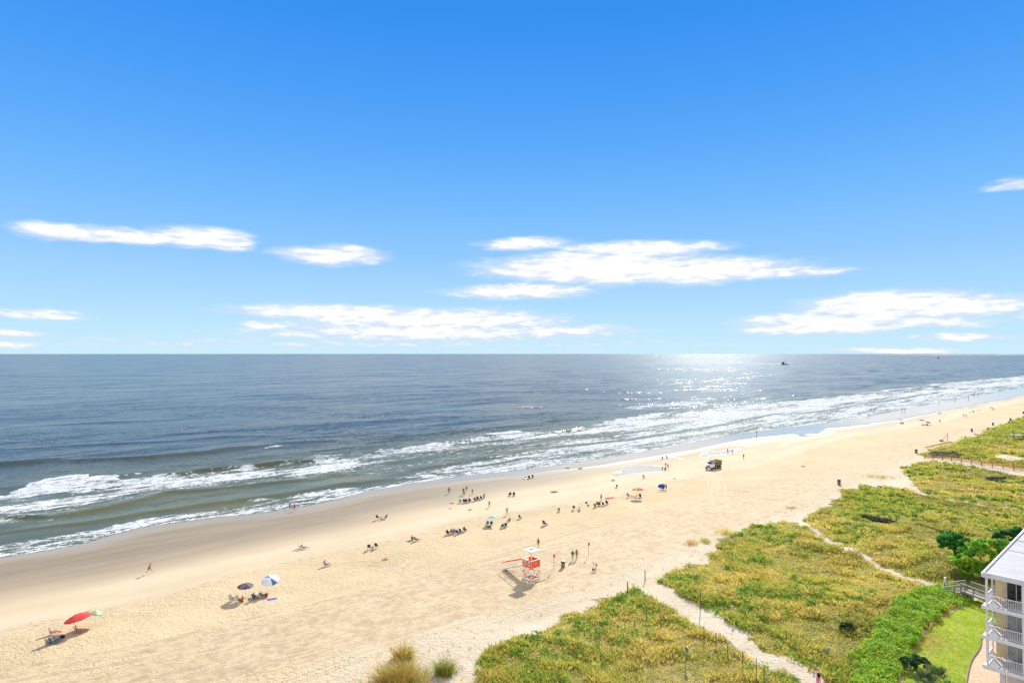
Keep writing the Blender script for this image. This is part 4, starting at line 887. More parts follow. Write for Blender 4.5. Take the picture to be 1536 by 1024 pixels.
# far left group
umbrella(115.8, 945.5, 3.1, [(240, 92, 84), (232, 78, 74)], 'large red beach umbrella tilted over two people at the lower left', tilt=(-12, 2))
umbrella(143, 937, 2.3, [(150, 176, 140), (202, 220, 190)], 'pale green striped umbrella behind the large red one', tilt=(10, -14), h=2.0)
chair(80, 951, 'pale green low chair holding a sunbather left of the red umbrella', (150, 170, 140), -72)
person(80, 951, 'lounge', 'sunbather with stretched legs in a low chair left of the red umbrella', [('bikini', (170, 150, 160))], 'red', 'brown', -72)
chair(117, 949, 'light grey chair seen from behind under the red umbrella pole', (196, 192, 196), -40)
person(117, 949, 'sit', 'person sitting in the light grey chair under the red umbrella pole', [('swimsuit', (200, 60, 50))], 'red', 'brown', -40)
chair(75, 966, 'dark green empty chair in the shadow of the red umbrella, left of three', (38, 62, 50), -35); chair(80.5, 964.5, 'green low chair in the middle of the shaded row at the lower left', (52, 96, 76), -30)
chair(87.5, 961, 'teal low chair at the right of the shaded row at the lower left', (34, 92, 112), -38)
small('bag', 93, 957, 'navy beach bag on the sand right of the teal shaded chair', (34, 36, 70), 'bag', 30)
# second group
umbrella(368, 897, 2.2, [(98, 84, 112), (140, 118, 132)], 'dusty purple beach umbrella left of the blue and white one', tilt=(0, 3), rz=12)
umbrella(405, 888, 2.6, [(236, 240, 246), (240, 243, 248), (84, 124, 182), (230, 238, 248), (224, 234, 246)], 'blue and white panelled beach umbrella tilted toward the sea', tilt=(12, -12), rz=-130, n=10)
for (x_, y_, lb, c, pl, cl, sk, hr) in ((348, 901, 'white backed chair furthest left under the purple umbrella', (206, 214, 214), 'person with dark hair in the chair furthest left under the purple umbrella', [('shirt', (180, 196, 196))], 'tan', 'black'),
        (357.6, 902, 'white chair in the middle of the trio under the purple umbrella', (222, 226, 222), 'person in the middle white chair under the purple umbrella', [('trunks', (90, 90, 100))], 'fair', 'brown'),
        (382.6, 898, 'blue chair left of the two under the blue and white umbrella', (52, 88, 150), 'person with dark hair in the blue chair under the blue and white umbrella', [('shirt', (50, 80, 140))], 'fair', 'black'),
        (394, 896, 'grey teal chair right of the two under the blue and white umbrella', (110, 148, 160), 'person with light brown hair in the grey teal chair under the umbrella', [('shirt', (130, 150, 160))], 'tan', 'blond')):
    chair(x_, y_, lb, c, -20); person(x_, y_, 'sit', pl, cl, sk, hr, -20)
person(363, 903, 'floor', 'person in rust orange crouching beside the middle white chair', [('shirt', (176, 92, 34)), ('shorts', (150, 84, 44))], 'tan', 'brown', 40)
person(387, 897, 'floor', 'small child in yellow between the two chairs under the blue and white umbrella', [('swimsuit', (214, 160, 60))], 'fair', 'brown', 10, .6)
small('bucket', 399.4, 895, 'red bucket on the sand right of the grey teal chair', (220, 40, 34), 'bucket', 0, 1.6)
small('towel', 409, 898, 'crumpled blue and white towel on the sand right of the red bucket', (70, 84, 176), 'towel', -60, .8)
# runner, waders
person(223.5, 860, 'run', 'runner in orange shirt and dark leggings on the damp sand', [('shirt', (232, 74, 32)), ('shorts', (40, 36, 48))], 'tan', 'brown', -80)
person(434.7, 763.5, 'stand', 'person in magenta swimsuit standing at the foam edge, left of the pair', [('swimsuit', (130, 30, 92))], 'tan', 'black', 60, .88); person(441.8, 766, 'hips', 'person in navy swimwear standing at the foam edge, right of the pair', [('swimsuit', (34, 36, 66))], 'tan', 'brown', 20)
# singles along the beach
chair(451, 822, 'low dark chair at the left of the navy sunbather on smooth sand', (120, 70, 60), -60); chair(456, 823, 'navy low chair on the smooth damp sand below the wading pair', (44, 60, 104), -70)
person(457, 823, 'lounge', 'sunbather with orange tanned legs in the navy low chair on smooth sand', [('trunks', (44, 60, 110))], 'red', 'brown', -70)
chair(489.5, 849, 'teal chair alone on the sand edge above the blue and white umbrella', (96, 158, 160), -50); person(489.5, 849, 'sit', 'person in a blue and white hat in the lone teal chair', [('shirt', (190, 200, 200)), ('hat', (60, 90, 190))], 'red', 'brown', -50)
chair(567, 779, 'brown chair left of the pair on damp sand near the wading pair', (90, 76, 56), -20, high=True); chair(577.5, 777.5, 'charcoal tilted chair right of the pair on damp sand', (70, 64, 60), 60)
person(571.5, 780, 'floor', 'person in red between two chairs on the damp sand', [('shirt', (204, 62, 40))], 'red', 'brown', -60, .85)
chair(553.5, 824, 'black striped high backed chair, left of the pair beside an orange towelled child', (50, 52, 52), 10, high=True, col2=(74, 80, 74)); chair(565, 822, 'black striped high backed chair, right of the pair with a child between', (40, 48, 52), -10, high=True, col2=(50, 66, 78))
person(559, 823, 'floor', 'child wrapped in orange sitting between two black striped chairs', [('shirt', (232, 104, 54))], 'fair', 'blond', 30, .75)
small('towel', 615.5, 811, 'green towel spread on the sand at the left of a seated pair', (44, 128, 90), 'towel', -50, .8); person(618, 809.5, 'floor', 'person in dark green sitting at the end of the green towel', [('shirt', (52, 70, 64))], 'tan', 'brown', -40)
chair(625, 811, 'brown low chair right of the green towel', (100, 84, 64), -50); person(625.5, 811, 'lounge', 'sunbather in navy top in the brown chair right of the green towel', [('shirt', (44, 48, 92))], 'red', 'black', -50)
# row of six above the tower
for (x_, y_, lb, c, pl, cl, hr) in ((672.3, 801, 'navy chair at the left end of the lower row of five', (50, 52, 84), 'person in navy and violet at the left end of the lower row', [('shirt', (66, 60, 108))], 'brown'),
        (678.5, 800, 'coral chair second from the left in the lower row', (214, 122, 108), 'person in coral second from the left in the lower row', [('swimsuit', (220, 110, 100))], 'brown'),
        (682.5, 799, 'pale blue chair third from the left in the lower row', (150, 180, 210), 'person with pale blue shirt third in the lower row', [('shirt', (160, 190, 220))], 'grey'),
        (687, 800.5, 'royal blue chair fourth from the left in the lower row', (40, 64, 190), 'person in a white shirt in the royal blue chair', [('shirt', (226, 226, 232))], 'blond'),
        (697.6, 796.5, 'dark grey chair at the right end of the lower row', (92, 92, 88), 'person in dark grey at the right end of the lower row', [('shirt', (80, 84, 80))], 'black')):
    chair(x_, y_, lb, c, -25); person(x_, y_, 'sit', pl, cl, 'tan', hr, -25)
chair(691.5, 798.5, 'empty olive chair between the royal blue and dark grey chairs', (84, 80, 58), -25)
# upper row by the ball players
for (x_, y_, c, nm, pr) in ((691.2, 753.5, (110, 176, 206), 'light blue chair at the left end of the upper row', None), (697, 753.5, (40, 46, 46), 'black chair second from the left in the upper row', ('person in black in the second chair of the upper row', (40, 40, 44))),
        (700.5, 753, (36, 46, 40), 'dark green chair third from the left in the upper row', None), (705, 752.5, (46, 48, 44), 'charcoal chair fourth from the left in the upper row', ('person in charcoal in the fourth chair of the upper row', (60, 60, 56))),
        (712.8, 751, (206, 48, 96), 'bright pink chair in the upper row', ('person in pink in the bright pink chair', (214, 60, 100))), (717, 749.5, (46, 52, 84), 'navy chair next to the bright pink one', ('person in navy next to the pink chair', (48, 56, 96))),
        (722.5, 748.5, (80, 86, 72), 'olive chair at the right end of the upper row', None)):
    chair(x_, y_, nm, c, -25)
    if pr: person(x_, y_, 'sit', pr[0], [('shirt', pr[1])], 'tan', 'brown', -25)
small('board', 726, 746.8, 'teal bodyboard leaning at the right end of the upper chair row', (70, 170, 180), 'bodyboard', 40, 1.2)
person(673.6, 740.2, 'hips', 'man in red shorts standing furthest left of the group near the water', [('shorts', (180, 50, 44)), ('vest', (70, 44, 40))], 'brown', 'black', 200)
person(695.2, 741.6, 'hips', 'man in black shirt with hands on hips near the water', [('shirt', (24, 24, 28)), ('shorts', (40, 40, 50))], 'tan', 'black', 170)
person(696.2, 743.6, 'stand', 'child in orange shorts standing in front of the man in black', [('shorts', (200, 84, 40)), ('vest', (60, 50, 50))], 'tan', 'brown', 10, .72)
person(699.8, 737.2, 'stand', 'slim person in dark swimwear standing behind the man in black', [('swimsuit', (60, 50, 54))], 'tan', 'brown', 160, .95); person(708.6, 741.2, 'stand', 'slim child in grey standing right of the group near the water', [('swimsuit', (90, 86, 70))], 'tan', 'brown', 160, .85)
person(733.9, 760.6, 'stand', 'person wrapped in coral orange towel on the smooth sand', [('shirt', (238, 92, 60)), ('shorts', (226, 84, 60))], 'tan', 'brown', 30, .9)
person(760.4, 772, 'hips', 'woman in black bikini bottom standing right of the teal canopy', [('trunks', (22, 22, 24))], 'tan', 'brown', 200)
# teal canopy
umbrella(737.8, 787, 2.3, [(128, 200, 206), (176, 226, 226)], 'square pale teal shade canopy on the middle beach', h=1.95, n=4, square=True, rz=10)
chair(731, 787, 'grey chair under the left of the teal canopy', (150, 144, 150), 10); person(731, 787, 'sit', 'person in grey under the teal canopy', [('shirt', (140, 134, 146))], 'tan', 'brown', 10)
chair(736.6, 787, 'bright blue chair under the teal canopy', (38, 92, 172), 10); small('cooler', 733, 790.5, 'dark cooler in the shadow of the teal canopy', (30, 36, 34), 'cooler', 30)
chair(752.4, 791, 'dark teal chair left of the pair right of the canopy', (18, 68, 76), 30); chair(759.2, 789.5, 'dark green chair right of the pair right of the canopy', (24, 62, 56), -10)
small('bag', 756.8, 790.5, 'white and blue beach bag between the dark teal and dark green chairs', (190, 206, 226), 'bag', 0, .9)
person(764.7, 781.5, 'floor', 'person in yellow and black crouching on the sand behind the dark green chair', [('shirt', (150, 116, 30)), ('shorts', (30, 28, 26))], 'brown', 'black', 90)
chair(781, 777.5, 'slate blue chair alone right of the crouching person', (66, 70, 110), -40); chair(818, 787.5, 'dark blue chair with a red towel on its back, right of the canopy', (52, 56, 104), -45, col2=(120, 60, 90), sc=1.25)
person(818, 787.5, 'sit', 'person in dark blue in the chair with a red towel', [('shirt', (56, 60, 120))], 'tan', 'brown', -45)
chair(764.7, 743, 'dark chair left of the pair on damp sand above the canopy', (58, 58, 76), 20); person(764.7, 743, 'sit', 'person in dark clothes left of the pair on damp sand above the canopy', [('shirt', (60, 60, 80))], 'brown', 'black', 20)
chair(771.2, 743, 'dark chair right of the pair on damp sand above the canopy', (54, 50, 48), -10); person(771.2, 743, 'sit', 'person in dark clothes right of the pair on damp sand above the canopy', [('shirt', (50, 46, 46))], 'brown', 'black', -10)
for x_, y_, lb in ((786.5, 717.5, 'leftmost'), (794, 717.5, 'middle'), (799.5, 716, 'rightmost')): chair(x_, y_, lb + ' of three dark chairs beside the water above the pair', (52, 48, 46), 60 if lb == 'leftmost' else -20)
person(794, 717.5, 'sit', 'person in black in the middle dark chair beside the water', [('shirt', (40, 38, 38))], 'tan', 'black', -20)
chair(838.7, 766.5, 'pale grey chair with its back to the camera, left of a lone blue one', (176, 166, 150), -10); chair(860, 764.5, 'blue high chair beside a person in white', (30, 92, 158), 5, high=True)
person(869.3, 766.5, 'floor', 'person in white and blue sitting right of the blue high chair', [('shirt', (216, 222, 236)), ('shorts', (70, 100, 190))], 'brown', 'black', 40)
small('bag', 882.3, 758.7, 'lime green bag on the sand at the left end of the brown chairs', (60, 180, 40), 'bag', 50, 1.0); small('bag', 879.6, 754.5, 'dark bag behind the lime green one', (60, 50, 44), 'bag', 10, .9)
for (x_, y_, c, a_, pl) in ((893.3, 760.3, (150, 92, 84), 'rose brown chair at the left of the row of five', None), (896.7, 758, (160, 96, 84), 'second rose brown chair in the row of five', 'person in rose in the second rose brown chair'), (900.3, 757.8, (44, 128, 150), 'teal chair in the middle of the row of five', None), (905.6, 758, (56, 74, 62), 'dark green chair fourth in the row of five', None), (910.8, 755.8, (74, 66, 62), 'brown chair at the right end of the row of five', 'person in brown at the right end of the row of five')):
    chair(x_, y_, a_, c, -35)
    if pl: person(x_, y_, 'sit', pl, [('shirt', c)], 'red', 'brown', -35)
person(901.8, 751, 'stand', 'man in black trunks standing behind the row of five chairs', [('trunks', (24, 24, 26))], 'red', 'brown', 30)
person(912, 747, 'lie', 'sunbather lying face up in pink, left of the two behind the row', [('swimsuit', (206, 120, 110))], 'red', 'brown', -60); person(917, 746.3, 'lie', 'sunbather lying in grey trunks, right of the two behind the row', [('trunks', (120, 110, 120))], 'red', 'brown', -80)
small('towel', 914.5, 747.8, 'salmon towel under the two lying sunbathers', (214, 140, 120), 'towel', -70, 1.1)
chair(924.2, 731, 'blue grey chair alone on smooth sand left of the rainbow umbrella', (88, 100, 130), 20); chair(966.6, 716.5, 'brown chair alone on smooth sand above the rainbow umbrella', (110, 80, 74), -50)
umbrella(956.6, 747, 2.7, [(238, 190, 60), (228, 110, 60), (214, 50, 60), (206, 70, 130), (150, 150, 200), (110, 160, 196), (196, 206, 214), (90, 130, 190)], 'rainbow striped beach umbrella shading a family', tilt=(0, 4), rz=-150, h=2.6)
chair(943.2, 746, 'dark chair left of the rainbow umbrella', (60, 52, 54), -80, high=True); person(943.2, 746, 'sit', 'person in dark top in the chair left of the rainbow umbrella', [('shirt', (54, 46, 50))], 'tan', 'black', -80, dz=.18)
person(953, 746, 'lounge', 'sunbather in pink under the rainbow umbrella', [('swimsuit', (226, 150, 140))], 'red', 'brown', 70); chair(953, 746, 'green low chair under the rainbow umbrella', (80, 104, 84), 70)
chair(960.8, 745.5, 'navy chair under the right side of the rainbow umbrella', (50, 50, 84), -30); person(960.8, 745.5, 'sit', 'person in navy under the right side of the rainbow umbrella', [('shirt', (44, 42, 70))], 'tan', 'black', -30)
umbrella(991.8, 735, 1.9, [(38, 76, 176)], 'small blue umbrella tilted down over a seated person', tilt=(-18, 16), h=1.5); chair(994, 734, 'dark chair under the small blue umbrella', (60, 56, 50), 40); person(994, 734, 'sit', 'person in olive under the small blue umbrella', [('shirt', (110, 90, 50))], 'brown', 'black', 40)
person(999.2, 735, 'stand', 'man with red skin and dark shorts standing right of the small blue umbrella', [('shorts', (56, 44, 40))], 'red', 'brown', 20)
chair(992.7, 688, 'dark teal chair left of two beside the wet channel', (40, 74, 78), 30); chair(1001.2, 686.5, 'charcoal chair right of two beside the wet channel', (56, 58, 60), -60)
chair(992.4, 704.5, 'dark green chair below the two standing swimmers', (48, 56, 46), 40); chair(997.5, 704.5, 'grey chair under the two standing swimmers', (96, 90, 104), 0)
person(998.6, 700.5, 'stand', 'swimmer in dark trunks, left of the pair standing behind low chairs', [('trunks', (80, 44, 40))], 'tan', 'brown', 10); person(1002, 703.5, 'stand', 'swimmer in coral suit, right of the pair standing behind low chairs', [('swimsuit', (196, 90, 80))], 'red', 'brown', -10)
person(1091.8, 680, 'walk', 'walker in black on shining sand, left of the pair beyond the truck', [('shirt', (50, 50, 56)), ('shorts', (50, 46, 50))], 'brown', 'black', 120); person(1098.2, 681, 'walk', 'walker in dusty rose on shining sand, right of the pair beyond the truck', [('swimsuit', (160, 84, 96))], 'tan', 'brown', 120)
person(1115.5, 688, 'walk', 'walker in grey shirt and dark shorts beside the tyre tracks behind the truck', [('shirt', (110, 104, 110)), ('shorts', (60, 54, 60))], 'tan', 'brown', 150)
person(1135.2, 650.3, 'stand', 'lone bather standing in the shallow water beyond the truck', [('trunks', (40, 40, 44))], 'brown', 'black', 30)
for (x_, y_, lb, c) in ((1308, 616, 'tall walker in the shallows, left of the far pair', (60, 40, 40)), (1311.3, 615.6, 'tall walker in the shallows, right of the far pair', (80, 80, 90)), (1302.6, 624, 'child by the water just below the far pair of walkers', (60, 56, 70)),
        (1353.2, 616.2, 'walker in black on the sand bar, left of the second far pair', (44, 40, 48)), (1357.4, 616.2, 'walker in maroon on the sand bar, right of the second far pair', (90, 50, 50)), (1408.6, 604, 'lone far walker at the shining water edge', (60, 60, 70)),
        (1431.6, 599, 'left of two walkers side by side at the far water edge', (60, 50, 60)), (1433.6, 599, 'right of two walkers side by side at the far water edge', (100, 70, 60)), (1452.6, 598, 'single dark figure between the two furthest pairs', (40, 40, 44)),
        (1461.2, 592.8, 'left of the furthest pair of walkers', (70, 70, 80)), (1467, 592.6, 'right of the furthest pair of walkers', (60, 56, 66))):
    person(x_, y_, 'walk', lb, [('shirt', c), ('shorts', tuple(int(k * .8) for k in c))], 'brown', 'black', sc=.75 if 'child' in lb else 1.0)
# far right groups
umbrella(1351, 634.5, 2.2, [(70, 110, 190), (206, 214, 226)], 'small far umbrella in blue and white', h=2.2); chair(1350.5, 635.5, 'tan chair left under the far blue and white umbrella', (130, 90, 70), 0); chair(1354, 635.5, 'dark chair right under the far blue and white umbrella', (70, 60, 50), -20); person(1354, 635.5, 'sit', 'person seated under the far blue and white umbrella', [('shirt', (120, 80, 60))], 'tan', 'brown', -20)
umbrella(1382.6, 636, 2.8, [(150, 128, 118), (120, 100, 96)], 'far brown umbrella with a thin pole', h=2.4); umbrella(1392.2, 637, 2.6, [(110, 72, 72), (84, 60, 66)], 'far maroon umbrella right of the brown one', h=1.7, tilt=(8, 6))
chair(1387.5, 638, 'dark teal chair in the cluster between the far brown and maroon umbrellas', (40, 60, 64), 10); chair(1391, 638, 'brown chair under the far maroon umbrella', (90, 64, 56), -20); person(1391, 638, 'sit', 'person seated under the far maroon umbrella', [('shirt', (90, 60, 60))], 'tan', 'brown', -20); small('bag', 1384.2, 637.5, 'dark bag left of the dark teal chair in the far cluster', (60, 50, 44), 'bag', 0, 1.2)
chair(1409.7, 632.5, 'grey chair alone between the far umbrellas and the barrels', (110, 104, 100), -30); person(1409.7, 632.5, 'sit', 'person in grey in the lone far grey chair', [('shirt', (100, 100, 96))], 'tan', 'brown', -30)
chair(1407, 621, 'dark green chair, left of a far pair by the wet sand', (70, 84, 70), 30); chair(1410, 620, 'olive chair, right of a far pair by the wet sand', (80, 90, 70), -30)
person(1445.6, 625, 'stand', 'person in mauve standing among far chairs, left of two', [('shirt', (120, 90, 96)), ('shorts', (90, 70, 70))], 'tan', 'brown', 0); person(1449, 625.2, 'stand', 'person in maroon standing among far chairs, right of two', [('shirt', (96, 56, 56)), ('shorts', (80, 54, 54))], 'tan', 'brown', 0, .9)
small('towel', 1455.5, 618.2, 'far tan towel, left of two on the beach', (160, 110, 80), 'towel', -60, 1.6); small('bag', 1460, 617.8, 'dark red bag at the end of the far tan towel', (100, 50, 40), 'bag', 0, 1.6); small('towel', 1468, 615.2, 'far olive towel, right of two on the beach', (120, 110, 70), 'towel', -60, 1.8)
umbrella(1487.4, 614, 2.4, [(70, 90, 150)], 'furthest umbrella, plain blue, low over the sand', h=1.6); chair(1489.6, 614.2, 'dark chair beside the furthest blue umbrella', (60, 56, 60), 0)
# near tower
person(807.4, 820.5, 'stand', 'woman in black swimsuit standing behind the lifeguard tower', [('swimsuit', (28, 26, 32))], 'tan', 'brown', 190, long_hair=True)
person(859, 840, 'walk', 'walker in black top and green shorts by the trash barrel', [('shirt', (44, 54, 58)), ('shorts', (90, 190, 140))], 'tan', 'black', 165)
person(865, 838.5, 'walk', 'walker in orange swimsuit beside the one in green shorts', [('bikini', (220, 110, 30))], 'brown', 'brown', 165)
person(893.7, 854.5, 'bend', 'shirtless man in blue shorts bending over right of the barrel', [('trunks', (46, 90, 180))], 'fair', 'brown', 60)
small('bag', 890.2, 854.8, 'small tan bag on the sand at the feet of the bending man', (150, 120, 96), 'bag', 20, .8)
w = person(1228, 1027, 'walk', 'woman in black swimsuit walking up the dune path with a pink towel', [('swimsuit', (20, 20, 24))], 'fair', 'blond', 170, group=None, long_hair=True)
b = MB(); b.box((0, 0, 0), (.05, .42, .62)); b.box((.02, .05, -.05), (.07, .30, .5)); o = b.build('towel', paint((238, 120, 170), .9, .2, 3)); o.location = w.location + Vector((-.22, -.30, .62)); o.rotation_euler = (0, 0, .2); tag(o, 'bright pink towel held by the woman on the dune path', 'towel')
small('bag', 1222, 1027, 'second low pink beach bag beside the walking woman', (236, 110, 170), 'bag', 0, .8) if False else None
for k, (x_, y_, s_) in enumerate(((677.8, 754.8, .55), (675, 762.5, .35), (705.5, 764.5, .5), (831, 738, 1.0), (851.5, 702.3, .9), (870.5, 702.8, 1.0), (919.8, 720.6, .8), (577.5, 839, .7), (1012, 718, .5), (1205, 699.5, .8))):
    small('mound', x_, y_, ['small heap of dug sand left of the upper chair row', 'tiny heap of sand below the upper row of chairs', 'faint low sand heap left of the coral towel person', 'low sand castle heap between canopy and wet edge', 'heap of sand beside the water, left of two', 'heap of sand beside the water, right of two', 'pile of dark sand left of the lone blue grey chair', 'dug heap below the right black striped chair', 'tiny heap near the wet channel below the charcoal chair', 'far lone heap on smooth sand right of the truck tracks'][k], (0, 0, 0), 'sand heap', 10 * k, s_, 'heaps of dug sand')

# ------------------------------------------------------------------ lifeguard tower
M_OR = paint((252, 92, 34), .45, .08, 5); M_WW = paint((240, 238, 232), .5, .08, 6)
p = at(797, 867.5); root = empty('lifeguard_tower', p, R(43), 'white and orange lifeguard tower with flat white roof and ramp', 'lifeguard tower')
W2, DH, WH, RH = .92, 2.0, 3.0, 4.35
for s1 in (-1, 1):
    for s2 in (-1, 1):
        b = MB(); b.tube((s1 * W2, s2 * W2, 0), (s1 * W2, s2 * W2, WH), .055, .055, 4); b.build('leg', M_WW, root)
for sx_, sy_ in ((-1, 0), (1, 0), (0, -1), (0, 1)):
    def Q(t, z): return (sx_ * (W2 + .03), t, z) if sx_ else (t, sy_ * (W2 + .03), z)
    b = MB(); b.bar(Q(-W2, .25), Q(W2, 1.1), .04, .10); b.bar(Q(-W2, 1.95), Q(W2, 1.15), .04, .10); b.build('brace', M_OR, root)
    b = MB(); k_ = 1.02
    def Q2(t, z): return (sx_ * (W2 + .075), t, z) if sx_ else (t, sy_ * (W2 + .075), z)
    b.bar(Q2(-W2, 1.1), Q2(W2, .3), .04, .12); b.bar(Q2(-W2, 1.15), Q2(W2, 1.9), .04, .12); b.build('brace', M_WW, root)
    b = MB(); b.bar(Q(-W2, 1.12), Q(W2, 1.12), .05, .12); b.bar(Q(-W2 * 1.05, .12), Q(W2 * 1.05, .12), .09, .2); b.build('crossbeam', M_WW, root)
    # orange walls with white rim
    wl = MB()
    if (sx_, sy_) == (-1, 0):
        for t0, t1, z0, z1 in ((-W2, -.66, DH, WH), (-.22, .16, DH, WH), (.62, W2, DH, WH), (-.66, -.22, DH, 2.2), (.16, .62, DH, 2.2), (-.66, -.22, 2.88, WH), (.16, .62, 2.88, WH)): wl.box((sx_ * (W2 + .02), (t0 + t1) / 2, (z0 + z1) / 2), (.05, t1 - t0, z1 - z0))
        wo_ = wl.build('wall', M_OR, root)
        for a_ in (-.44, .39):
            b = MB(); b.box((sx_ * (W2 + .015), a_, 2.54), (.03, .45, .67)); wv = b.build('window', paint((214, 220, 228), .25, .05, 4), wo_)
            b = MB(); b.box((sx_ * (W2 + .05), a_, 2.54), (.02, .16, .28)); b.build('notice', paint((90, 100, 120), .5), wv)
    else:
        if sx_: wl.box((sx_ * (W2 + .02), 0, (DH + WH) / 2), (.05, 2 * W2, WH - DH))
        elif sy_ > 0:
            for t in (-.66, .66): wl.box((t, W2 + .02, (DH + WH) / 2), (.5, .05, WH - DH))
        else: wl.box((0, sy_ * (W2 + .02), (DH + WH) / 2), (2 * W2, .05, WH - DH))
        wo_ = wl.build('wall', M_OR, root)
        if sy_ < 0:
            b = MB(); b.tube((0, -W2 - .045, 2.52), (0, -W2 - .065, 2.52), .17, .17, 20); b.build('emblem_ring', M_WW, wo_); b = MB(); b.tube((0, -W2 - .066, 2.52), (0, -W2 - .08, 2.52), .11, .11, 16); b.build('emblem', paint((110, 110, 120), .5), wo_)
            b = MB(); b.box((0, -W2 - .083, 2.52), (.15, .008, .04)); b.box((0, -W2 - .083, 2.52), (.04, .010, .15)); b.build('emblem_cross', M_OR, wo_)
    b = MB(); b.bar(Q(-W2 - .05, WH + .04), Q(W2 + .05, WH + .04), .11, .08); b.build('rim', M_WW, root)
b = MB(); b.box((0, 0, DH - .05), (2 * W2, 2 * W2, .08)); b.build('platform', M_WOODG, root)
b = MB(); b.tube((0, 0, DH), (0, 0, RH - .08), .07, .07, 8); b.tube((-.25, -.25, RH - .6), (-.75, -.75, RH - .1), .03, .03, 6); b.tube((.25, .25, RH - .6), (.75, .75, RH - .1), .03, .03, 6); b.tube((0, 0, RH - .9), (-.3, -.3, RH - .5), .03, .03, 6); b.tube((0, 0, RH - .9), (.3, .3, RH - .5), .03, .03, 6); b.build('roof_post', M_WW, root)
b = MB(); b.box((0, 0, RH), (1.95, 1.95, .10)); b.box((0, 0, RH + .07), (1.75, 1.75, .05)); rf = b.build('roof', M_WW, root)
b = MB(); b.lathe([(.42, RH + .096), (.42, RH + .10), (.30, RH + .10), (.30, RH + .096)], n=24); b.build('roof_ring', paint((236, 216, 186), .6), rf)
b = MB(); b.box((.35, .1, DH + .45), (.5, .5, .06)); b.box((.35, .34, DH + .75), (.5, .05, .55)); b.tube((.15, -.1, DH), (.15, -.1, DH + .45), .03); b.tube((.55, -.1, DH), (.55, -.1, DH + .45), .03); b.build('guard_seat', M_WOODT, root)
# ramp towards the sea
RL = 5.2; b = MB(); b.bar((0, W2, DH - .05), (0, W2 + RL, .06), .95, .06); b.build('ramp', M_WOODG, root)
for s1 in (-1, 1):
    x_ = s1 * .52
    b = MB(); b.bar((x_, W2, DH + .95), (x_, W2 + RL + .2, 1.02), .05, .10); b.build('handrail', M_OR, root)
    b = MB(); b.bar((x_, W2, DH + .45), (x_, W2 + RL, .5), .03, .06); b.build('lower_rail', M_WW, root)
    for k in (.35, .68, .98): y_ = W2 + RL * k; z_ = DH + (.06 - DH) * k; b = MB(); b.tube((x_, y_, 0 if k > .3 else z_), (x_, y_, z_ + .98), .028, .028, 6); b.build('rail_post', M_WW, root)
b = MB(); b.tube((0, 0, 0), (1.9, 0, 0), .09, .07, 10); o = b.build('drift_log', M_WOODD); o.location = at(800, 875) + Vector((.3, 0, .08)); o.rotation_euler = (0, 0, R(40)); tag(o, 'dark weathered log lying at the foot of the lifeguard tower', 'log')
# orange signs on poles
def sign(px, py, h, label, col, s_=.5, rz=60, group=None, pole=M_WOODG, marks=True, lean=0):
    p = at(px, py); root = empty('beach_sign', p, R(rz), label, 'sign', group); root.rotation_euler = (0, R(lean), R(rz))
    b = MB(); b.tube((0, 0, -.3), (0, 0, h), .035, .03, 6); b.build('pole', pole, root); b = MB(); b.box((0, -.045, h - s_ / 2), (s_, .02, s_)); pl = b.build('sign_panel', paint(col, .4, .05, 4), root)
    if marks:
        b = MB()
        for k, ww in enumerate((.34, .24, .36, .20)): b.box((0, -.057, h - s_ * (.2 + .2 * k)), (s_ * ww * 2, .004, s_ * .07))
        b.build('sign_marks', paint((150, 34, 24), .5) if col[0] > 180 and col[2] < 120 else paint((60, 70, 110), .5), pl)
    b = MB(); b.box((0, -.005, h - s_ / 2), (.06, .06, s_ * .8)); b.build('bracket', M_METAL, root)
    return root
sign(830.9, 853.9, 2.45, 'square orange warning sign on a pole, nearest the lifeguard tower', (226, 92, 64), .55, 55, 'orange warning signs'); sign(883, 834, 2.4, 'square orange warning sign on a pole, right of the two green and orange walkers', (224, 88, 60), .55, 50, 'orange warning signs')
sign(1097.7, 931, 1.9, 'small blue and white sign on a post in the grass right of the path', (196, 204, 232), .38, 40); sign(1241.4, 995, 1.75, 'grey notice on a thick wooden post right of the dune path near the walker', (176, 170, 176), .42, 30, pole=M_WOODD)
sign(1028, 996, 2.0, 'leaning blue grey sign seen edge on in the grass left of the path', (120, 140, 150), .6, 110, marks=False, lean=-8)
def barrel(px, py, label, col, near=False):
    p = at(px, py); root = empty('trash_barrel', p, R(random.uniform(0, 90)), label, 'trash barrel', 'trash barrels along the beach')
    b = MB(); b.lathe([(.27, 0), (.29, .02), (.29, .3), (.305, .32), (.29, .34), (.29, .62), (.305, .64), (.29, .66), (.30, .92), (.27, .92), (.25, .1)], n=16); b.build('barrel_body', paint(col, .6, .25, 5), root)
    b = MB(); b.lathe([(.32, .80), (.335, .84), (.335, .98), (.30, 1.0), (.29, .84)], n=16); b.build('bag_rim', M_BLACK, root)
    if near: b = MB(); b.lathe([(.34, 1.0), (.36, 1.03), (.30, 1.10), (.12, 1.14)], n=16); b.build('barrel_lid', paint((222, 222, 214), .5), root)
    b = MB(); b.tube((.33, 0, -.2), (.33, 0, 1.12), .03); b.build('stake', M_WOODD, root); return root
o = barrel(844.5, 851, 'brown trash barrel with black bag and pale lid between the orange sign and walkers', (146, 124, 92), True); o.scale = (1.05, 1.05, 1.05)
